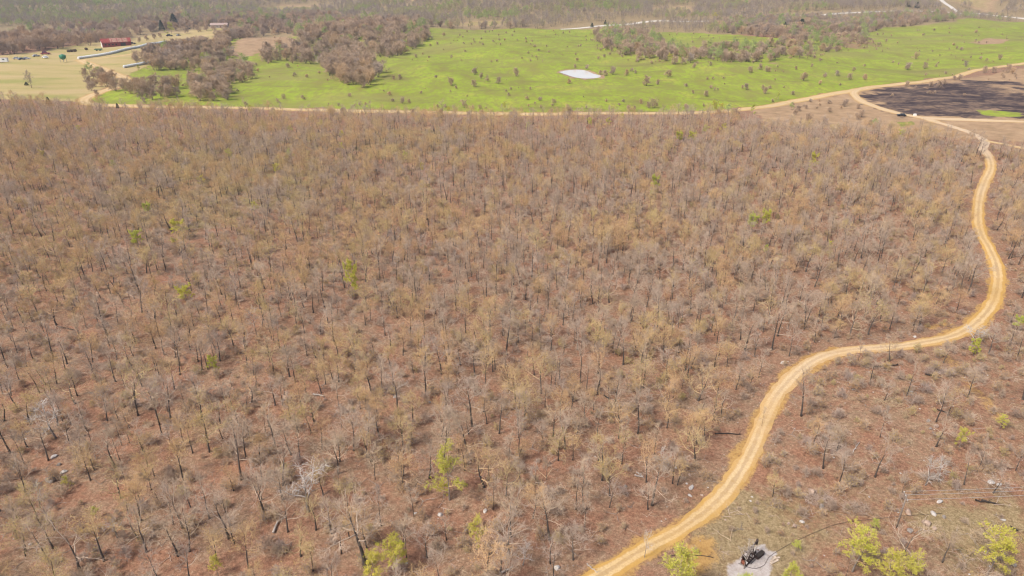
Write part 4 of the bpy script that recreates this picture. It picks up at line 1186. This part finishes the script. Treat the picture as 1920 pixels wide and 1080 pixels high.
RK = [(1540,951,1.5,"rock_grey","grey slab rock beside the brush tangle in the clearing"),(1522,923,1.7,"rock_pink","long pale slab at the upper end of the brush tangle"),(1504,979,.9,"rock_white","white rock in the clearing above the pump jack"),(1490,987,1.3,"rock_pink","low pinkish rock beside the white one above the pump jack"),
 (1478,982,.7,"rock_pink","small pinkish stone above the pump jack"),(1762,942,1.3,"rock_white","bright white boulder under the power wires"),(1750,964,1.2,"rock_white","white rock at the end of the flow line"),(1736,982,1.8,"rock_pink","pink slab below the flow line's end"),(1752,992,1.2,"rock_pink","smaller pink slab below the larger one"),
 (1858,905,1.4,"rock_white","white boulder near the right edge above the wires"),(1872,909,1.1,"rock_white","second white boulder near the right edge"),(1706,996,1.3,"rock_grey","dark rock below the utility pole"),(1703,962,1.5,"rock_pink","pale rock right of the utility pole's foot"),(1770,970,.9,"rock_grey","dark stone at the end of the flow line"),
 (1880,975,.9,"rock_white","small white rock at the right by a dark log"),(1900,1060,1.3,"rock_grey","grey rock in the bottom right corner"),(1878,1050,1.1,"rock_grey","second grey rock in the bottom right corner"),
 (30,874,1.3,"rock_white","white boulder at far lower left"),(46,880,1.1,"rock_white","white boulder just right of the far lower left one"),(102,857,1.3,"rock_white","pale boulder above the lower left rock group"),(97,902,2.1,"rock_grey","largest grey boulder of the lower left rock group"),(120,886,1.4,"rock_white","pale boulder right of the largest lower left boulder"),(110,872,1.0,"rock_grey","grey rock between the pale boulders at lower left"),(33,886,1.2,"rock_grey","grey rock below the white boulder at far lower left"),
 (57,1021,.8,"rock_white","small white rock near the bottom left corner"),(183,1010,.8,"rock_white","small pale rock near the small dead tree"),(1295,915,1.3,"rock_white","white rock pile left of the road curve"),(1294,930,.9,"rock_white","white rock below the pile left of the road curve"),(1316,929,.7,"rock_pink","small stone right of the rocks left of the road curve"),(1293,891,.8,"rock_pink","small pale stone above the rock pile"),
 (1162,915,.9,"rock_pink","pale flat rock in the woods left of the road"),(1173,912,.8,"rock_grey","grey rock beside the pale flat one"),(1044,1065,1.3,"rock_white","white flat rock near the bottom left of the road"),(1267,877,.7,"rock_white","small white rock in the woods left of the curve"),(1469,681,1.6,"rock_white","bright white rock where the road loop begins"),(1127,1011,.8,"rock_pink","pale stone above the road's bottom end"),
 (825,966,1.1,"rock_white","pale upright rock below the tall yellow-green tree"),(910,959,1.1,"rock_white","pale rock right of the tall yellow-green tree"),(778,963,.8,"rock_white","small white rock left below the yellow-green tree"),(742,745,1.0,"rock_white","white rock in the open litter mid-slope"),(806,754,.8,"rock_white","second white rock mid-slope"),(872,728,.8,"rock_pink","small pale rock mid-slope"),
 (1667,632,1.0,"rock_pink","pale rock just above the straight part of the road loop"),(1705,628,1.2,"rock_pink","pale rock bank left of the road bend"),(1715,632,1.0,"rock_white","whitish rock of the bank left of the bend"),(1600,731,.8,"rock_white","white stone inside the road loop"),(1653,722,.8,"rock_white","small white stone right of the loop's slender oak"),(1708,735,.9,"rock_white","white stone at the foot of the loop's tall oak"),(1740,790,1.1,"rock_grey","grey rock in the rubble on the right slope"),(1755,800,1.2,"rock_pink","pale rock in the rubble on the right slope"),(1745,804,1.0,"rock_grey","dark rock in the rubble on the right slope")]
for k, (x, y, s, m, lb) in enumerate(RK):
    p = at(x, y)
    o = link("rock", ROCKS[m][k % 4], None, p+Vector((0, 0, s*.10)), (rnd.uniform(-.2, .2), rnd.uniform(-.2, .2), rnd.uniform(0, 6.28)), (s*.75, s*rnd.uniform(.5, .75), s*rnd.uniform(.7, 1.1)))
    tag(o, lb, "rock", "rocks of the slope")
# small stones nobody could count
for m in ROCKS:
    VARIANTS.setdefault("stone", []).extend((None, None, me) for me in ROCKS[m])
X, Y = jitter_grid(-150, 190, 46, 250, 1.6, 1.6)
keep = (np.abs(X) < .78*Y+20) & (sdist(WOODS, X, Y) > 0); X, Y = X[keep], Y[keep]
sp = sdist(SPARSE, X, Y)
mr = ldist(W["main"], X, Y)
keep = (nrng.random(X.shape) < np.where(sp > 0, .22, .07)*(1+1.2*wob(X, Y, 22, 6))+np.where((mr < 5.5) & (mr > 2.4), .22, 0)) & (mr > 2.2)
X, Y = X[keep], Y[keep]; n = len(X)
scatter("stones", np.stack([X, Y, hgt(X, Y)+.01], 1), nrng.uniform(.10, .42, n)*nrng.uniform(.5, 1, n), [(0, 0, a) for a in nrng.uniform(0, 6.28, n)], nrng.choice(12, n, p=[.10]*4+[.11]*4+[.04]*4), ["stone"], "small loose stones strewn over the woodland floor", "stones")
print("stones", n)

def log(a, b, r, mat, lb, stubs=3):
    A, B = at(*a), at(*b)
    mid = (A+B)/2; d = B-A
    q = Geo(); rg = random.Random(int(a[0]*7+b[1]))
    pts = [A-mid + d*(t/6) + Vector((rg.uniform(-.08, .08), rg.uniform(-.08, .08), r*1.05+rg.uniform(0, .1))) for t in range(7)]
    q.tube(pts, [r*(1-.45*t/6) for t in range(7)], 7)
    for _ in range(stubs):
        p, dd = along(pts, rg.uniform(.3, .95)); v = perp_dir(dd, R(rg.uniform(35, 65)), rg); v.z = abs(v.z)+.2
        q.spike(p, v.normalized(), rg.uniform(.6, 1.6), r*.35)
    o = link("fallen_log", q.mesh("fallen_log", [mat], True), None, mid)
    tag(o, lb, "log", "fallen logs")
for a in [((1828,939),(1840,943),.16,"log_dark","short dark log, the left of two in line near the right edge"),((1839,940),(1866,946),.19,"log_dark","longer dark log, the right of two in line near the right edge"),((1756,769),(1776,775),.13,"log_dark","dark log on the reddish slope right of the road loop"),
 ((1340,814),(1388,815),.13,"log_dark","long dark log lying level just left of the road curve"),((1190,893),(1206,897),.15,"log_pale","short pale log left of the road curve"),((1193,886),(1204,894),.13,"log_pale","thin pale log crossing the short pale one"),((587,741),(608,745),.2,"log_pale","thick pale log on the middle left slope"),
 ((512,1001),(524,977),.2,"log_pale","pale split log lying uphill at the lower left"),((936,1079),(962,1064),.17,"log_pale","pale log at the bottom edge near the centre"),((222,700),(248,690),.18,"log_red","reddish rotten log on the left slope"),((1638,690),(1684,686),.2,"log_dark","dark grey log along the lower edge of the road loop"),
 ((1845,1005),(1853,1008),.22,"log_dark","short dark stump log above the bottom right leafing tree"),((1893,990),(1908,998),.2,"log_dark","dark curved log by the right edge"),((1734,703),(1765,710),.17,"log_dark","dark fallen log below the faint trail"),((1598,849),(1612,830),.1,"log_pale","thin pale pole leaning on the slope right of the curve"),
 ((1100,1058),(1120,1075),.1,"log_pale","thin pole on the verge by the road's bottom end"),((900,646),(890,660),.17,"log_pale","pale forked log in the middle of the slope"),((140,620),(105,612),.14,"log_dark","dark log among trunks on the left slope"),((1140,748),(1132,742),.16,"log_dark","short dark log mid-slope left of the road")]:
    log(*a)
def brushpile(x, y, w, lb, mat="brush_twigs"):
    q = Geo(); rg = random.Random(x)
    for _ in range(220):
        a = rg.uniform(0, 6.28); r = w*.5*math.sqrt(rg.random())
        p = Vector((math.cos(a)*r, math.sin(a)*r*.6, rg.uniform(0, .55)*(1-r/w)))
        v = rvec(rg); v.z = abs(v.z)*.5
        q.spike(p, v.normalized(), rg.uniform(.7, 2.0), .03)
    o = link("brush_pile", q.mesh("brush_pile", [mat]), None, at(x, y), (0, 0, rg.uniform(-.3, .3)))
    tag(o, lb, "brush pile", "heaps of dead brush")
for a in [(1665,756,5.5,"wide dark heap of dead brush inside the road loop"),(1535,938,5,"tangle of dead brush by the slab rocks in the clearing"),(1605,955,4.5,"grey brush heap left of the utility pole"),(1640,688,5,"grey brush heap against the road loop"),(1775,700,4,"brush heap beside the faint trail"),(220,492,4,"dark brush heap among trunks in the left woods"),(1740,895,3,"brush under the bleached dead trees"),(1840,1008,3.5,"brush by the dark stump log at lower right"),(1560,838,3.5,"brush heap on the slope right of the curve"),(185,690,6,"wide low heap of dark brush on the left slope"),(1080,1000,5,"brush heap by the road's bottom end")]:
    brushpile(*a)

# ------------------------------------------------------------------ farmyard
simple("barn_red", (.26, .055, .045), .8, .2, .25, 1.2); simple("barn_rust", (.36, .20, .15), .8, .2, .35, .8); simple("bale_white", (.62, .64, .64), .5, .3, .08); simple("tank_green", (.035, .20, .10), .5, .3); simple("roof_pale", (.36, .27, .235), .8, .2, .2); simple("wall_tan", (.45, .38, .32), .9, .1)
simple("car_white", (.70, .70, .71), .4, .5, .04); simple("car_black", (.02, .02, .025), .4, .5, .05); simple("car_red", (.28, .04, .05), .4, .5, .08); simple("car_blue", (.10, .13, .20), .4, .5, .08); simple("car_silver", (.36, .37, .40), .4, .5, .05); simple("tyre", (.02, .02, .02), .9, .1); simple("hay_dark", (.10, .075, .05), .95, .05, .3); simple("green_paint", (.06, .15, .08), .6, .3)

bp = at(219, 87); wm = 46/ppm(bp)
bn_ = thing("barn", bp, "long red tin barn with a rusty roof and white gable end", "barn", None, R(34))
Lb, Wb, Hb, Rb = wm*1.05, wm*.42, 5.2, 3.2
def wallq(p): return p
q = Geo(); q.box((0, 0, Hb/2-.3), (Lb, Wb, Hb+.6)); part("wall", q, "barn_red", bn_)
q = Geo()
for sx in (-1,):
    x = sx*(Lb/2+.06); n = len(q.V)
    q.V += [(x, -Wb/2, 0), (x, Wb/2, 0), (x, Wb/2, Hb), (x, 0, Hb+Rb), (x, -Wb/2, Hb)]; q.F.append((n, n+4, n+3, n+2, n+1)); q.M.append(0)
    n = len(q.V); x -= .05*sx
    q.V += [(x, -Wb/2, 0), (x, Wb/2, 0), (x, Wb/2, Hb), (x, 0, Hb+Rb), (x, -Wb/2, Hb)]; q.F.append((n, n+1, n+2, n+3, n+4)); q.M.append(0)
part("gable_end", q, "white_paint", bn_)
q = Geo(); x = Lb/2+.06; q.V += [(x, -Wb/2, 0), (x, Wb/2, 0), (x, Wb/2, Hb), (x, 0, Hb+Rb), (x, -Wb/2, Hb)]; q.F.append((0, 1, 2, 3, 4)); q.M.append(0)
part("gable_end", q, "barn_red", bn_)
q = Geo(); nr = 40
for k in range(nr):
    x0, x1 = -Lb/2-.5+(Lb+1)*k/nr, -Lb/2-.5+(Lb+1)*(k+1)/nr; dz = .08*(k % 2)
    for sy in (-1, 1):
        q.quadface((x0, sy*(Wb/2+.6), Hb-.35+dz), (x1, sy*(Wb/2+.6), Hb-.35+dz), (x1, 0, Hb+Rb+.15+dz), (x0, 0, Hb+Rb+.15+dz), 0 if (k < nr*.3 or k > nr*.85 or sy > 0) else (1 if k % 7 else 0))
part("roof", q, ["barn_red", "barn_rust"], bn_)
q = Geo(); q.box((Lb*.22, -Wb/2-.06, 2.0), (5, .12, 4.0)); dr = part("door", q, "log_dark", bn_)
q = Geo(); q.box((Lb*.22+1.8, -Wb/2-.16, 1.6), (.12, .1, .5)); part("handle", q, "steel_grey", dr)
for k in range(4):
    q = Geo(); q.box((-Lb*.38+k*Lb*.12, -Wb/2-.05, 2.6), (1.6, .1, 1.4)); wn_ = part("window", q, "glass_dark", bn_)

def bale_row(a, b, r, lb):
    L = catmull([at(*p)[:2] for p in (a, ((a[0]+b[0])/2, (a[1]+b[1])/2+.4), b)], .5)
    o0 = L[0]; q = Geo(); pts, rr = [], []
    for i, (x, y) in enumerate(L):
        pts.append((x-o0[0], y-o0[1], float(hgt(x, y))+r*.92)); rr.append(r*(.80+.22*abs(math.sin(i*math.pi/4))**.5))
    q.tube(pts, rr, 9)
    tag(link("bale_row", q.mesh("bale_row", ["bale_white"]), None, (o0[0], o0[1], 0)), lb, "hay bales")
bale_row((147, 111.5), (312, 80), 1.25, "long straight row of white plastic-wrapped hay bales below the barn")
bale_row((232, 127.5), (294, 116), 1.15, "shorter row of white wrapped hay bales half hidden by bare trees")

tk = thing("feed_tank", at(120, 117), "green hopper tank raised on legs at the hay field's edge", "tank")
s = 12/ppm(tk.location)
q = Geo(); q.tube([(0, 0, s*.38), (0, 0, s*.62), (0, 0, s*1.02), (0, 0, s*1.14), (0, 0, s*1.2)], [s*.08, s*.42, s*.5, s*.36, s*.08], 16); part("hopper", q, "tank_green", tk, True)
for a in range(4):
    q = Geo(); ax, ay = math.cos(a*1.571+.6)*s*.42, math.sin(a*1.571+.6)*s*.42
    q.tube([(ax, ay, -.2), (ax*.98, ay*.98, s*.75)], [.14, .14], 6); part("leg", q, "steel_grey", tk)
q = Geo(); q.tube([(0, 0, s*1.18), (0, 0, s*1.26)], [s*.1, s*.1], 10); part("lid", q, "steel_grey", tk)

def vehicle(name, px, py, mat, rz, lb, cat, L=4.6, Wd=1.9, cabin=(-.35, .15), hgt_=1.5, bed=False, sc=1.0):
    p = at(px, py); t = thing(name, p, lb, cat, None, rz, sc)
    q = Geo(); b = [(-L/2, .35), (-L/2, .85), (-L*.46, .95), (L*.2, .98), (L*.44, .82), (L/2, .70), (L/2, .35)]
    n = len(b)
    for sy in (-1, 1): q.V += [(x, sy*Wd/2*(1 if z < .9 else .94), z) for x, z in b]
    q.F += [tuple(range(n)), tuple(range(2*n-1, n-1, -1))]+[(i, i+n, (i+1) % n+n, (i+1) % n) for i in range(n)]; q.M += [0]*(n+2)
    part("body", q, mat, t)
    q = Geo(); q.box(((cabin[0]+cabin[1])/2*L, 0, .94+(hgt_-.94)/2), ((cabin[1]-cabin[0])*L, Wd*.9, hgt_-.94), 0, 0, .78)
    cb_ = part("cabin", q, mat, t)
    q = Geo(); q.box(((cabin[0]+cabin[1])/2*L, 0, .97+(hgt_-1.05)/2), ((cabin[1]-cabin[0])*L*.98, Wd*.93, (hgt_-1.1)*.8), 0, 0, .82); part("windows", q, "glass_dark", cb_)
    for sx in (-.31, .31):
        for sy in (-1, 1):
            q = Geo(); q.tube([(sx*L, sy*(Wd/2-.2), .34), (sx*L, sy*(Wd/2+.02), .34)], [.34, .34], 12); part("wheel", q, "tyre", t)
    return t
VH = [("parked_car",32,111,"car_silver",.3,"silver car at the start of the junk row left of the hay field","car",1.3),("parked_car",41,112,"car_blue",1.0,"dark blue-grey car in the middle of the junk row","car",1.3),("parked_car",50,111,"car_silver",.2,"grey car at the end of the junk row nearest the green tank","car",1.3),
 ("pickup_truck",86,102,"car_red",.4,"red truck beside the trees left of the green tank","truck",1.7),("parked_car",85,109,"car_white",2.6,"white car in front of the red truck","car",1.4),("parked_car",68,106,"car_silver",.9,"pale car between junk row and red truck","car",1.3),
 ("parked_car",318,68,"car_black",.5,"black vehicle in the farmyard below the pines","car",1.9),("parked_car",335,67,"car_blue",1.2,"dark blue vehicle right of the black one in the farmyard","car",1.4),("parked_car",248,83,"car_black",.6,"black vehicle parked at the red barn's right end","car",1.7),("parked_car",353,54,"car_black",.2,"dark car behind the farmyard trees","car",1.4),
 ("parked_car",1690,217.5,"car_black",2.9,"black vehicle parked on the dirt road by the burnt field","car",1.0)]
for nm, x, y, m, rz, lb, ct, s_ in VH: vehicle(nm, x, y, m, rz, lb, ct, sc=s_, hgt_=1.9 if nm == "pickup_truck" else 1.5)
tl = thing("travel_trailer", at(5, 117), "white box trailer at the far left edge of the hay field", "trailer", None, .2)
q = Geo(); q.box((0, 0, 2.2), (9, 3, 3.2)); part("body", q, "car_white", tl)
q = Geo(); q.box((0, 0, 3.86), (9.2, 3.1, .12)); part("roof", q, "roof_pale", tl)
for sx in (-.8, .8):
    for sy in (-1, 1): q = Geo(); q.tube([(sx, sy*1.2, .45), (sx, sy*1.45, .45)], [.45, .45], 10); part("wheel", q, "tyre", tl)
for sx in (-2.4, 1.8): q = Geo(); q.box((sx, -1.53, 2.6), (1.4, .06, .9)); part("window", q, "glass_dark", tl)
gt = thing("flatbed_trailer", at(185, 95), "green low farm trailer in front of the red barn", "trailer", None, .15)
q = Geo(); q.box((0, 0, 1.1), (7, 2.6, .35)); part("deck", q, "green_paint", gt)
q = Geo(); q.box((0, -1.25, 1.6), (7, .08, .8)); q.box((0, 1.25, 1.6), (7, .08, .8)); part("side_board", q, "green_paint", gt)
for sx in (-1, 1):
    for sy in (-1, 1): q = Geo(); q.tube([(sx*1.6, sy*1.0, .5), (sx*1.6, sy*1.28, .5)], [.5, .5], 10); part("wheel", q, "tyre", gt)
for k, (x, y) in enumerate(((135,97.5),(141,97),(162,94),(129,98))):
    q = Geo(); q.tube([(-.8, 0, .85), (-.72, 0, .85), (.72, 0, .85), (.8, 0, .85)], [.72, .88, .88, .72], 12)
    o = link("hay_bale", q.mesh("hay_bale", ["hay_dark"]), None, at(x, y), (0, 0, .4+k), 1.5)
    tag(o, ("dark round bale right of the green tank", "second dark round bale in line right of the green tank", "lone dark round bale left of the green trailer", "dark round bale nearest the green tank")[k], "hay bale", "dark round bales")
hs = thing("farmhouse", at(412, 51), "low farmhouse with a pale roof half hidden by ridge trees", "house", None, R(10))
wl = 30/ppm(hs.location)
q = Geo(); q.box((0, 0, 1.6), (wl, wl*.45, 3.8)); part("wall", q, "wall_tan", hs)
q = Geo()
for sy in (-1, 1): q.quadface((-wl/2-.6, sy*(wl*.225+.7), 3.3), (wl/2+.6, sy*(wl*.225+.7), 3.3), (wl/2+.6, 0, 6.2), (-wl/2-.6, 0, 6.2))
rf = part("roof", q, "roof_pale", hs)
q = Geo(); q.box((wl*.2, .6, 6.3), (.9, .9, 1.6)); part("chimney", q, "barn_rust", rf)
for sx in (-.32, -.1, .28): q = Geo(); q.box((wl*sx, -wl*.225-.04, 1.9), (1.5, .08, 1.3)); part("window", q, "glass_dark", hs)
q = Geo(); q.box((wl*.1, -wl*.225-.05, 1.1), (1.1, .1, 2.2)); part("door", q, "barn_red", hs)
wb_ = thing("sign_box", at(1715, 217.5), "small white box beside the dirt road at the burnt field", "box")
q = Geo(); q.box((0, 0, .68), (1.5, .9, 1.1), 0, 0, .95); part("body", q, "white_paint", wb_)
q = Geo(); q.box((0, 0, .05), (1.8, .9, .2)); part("base", q, "steel_grey", wb_)
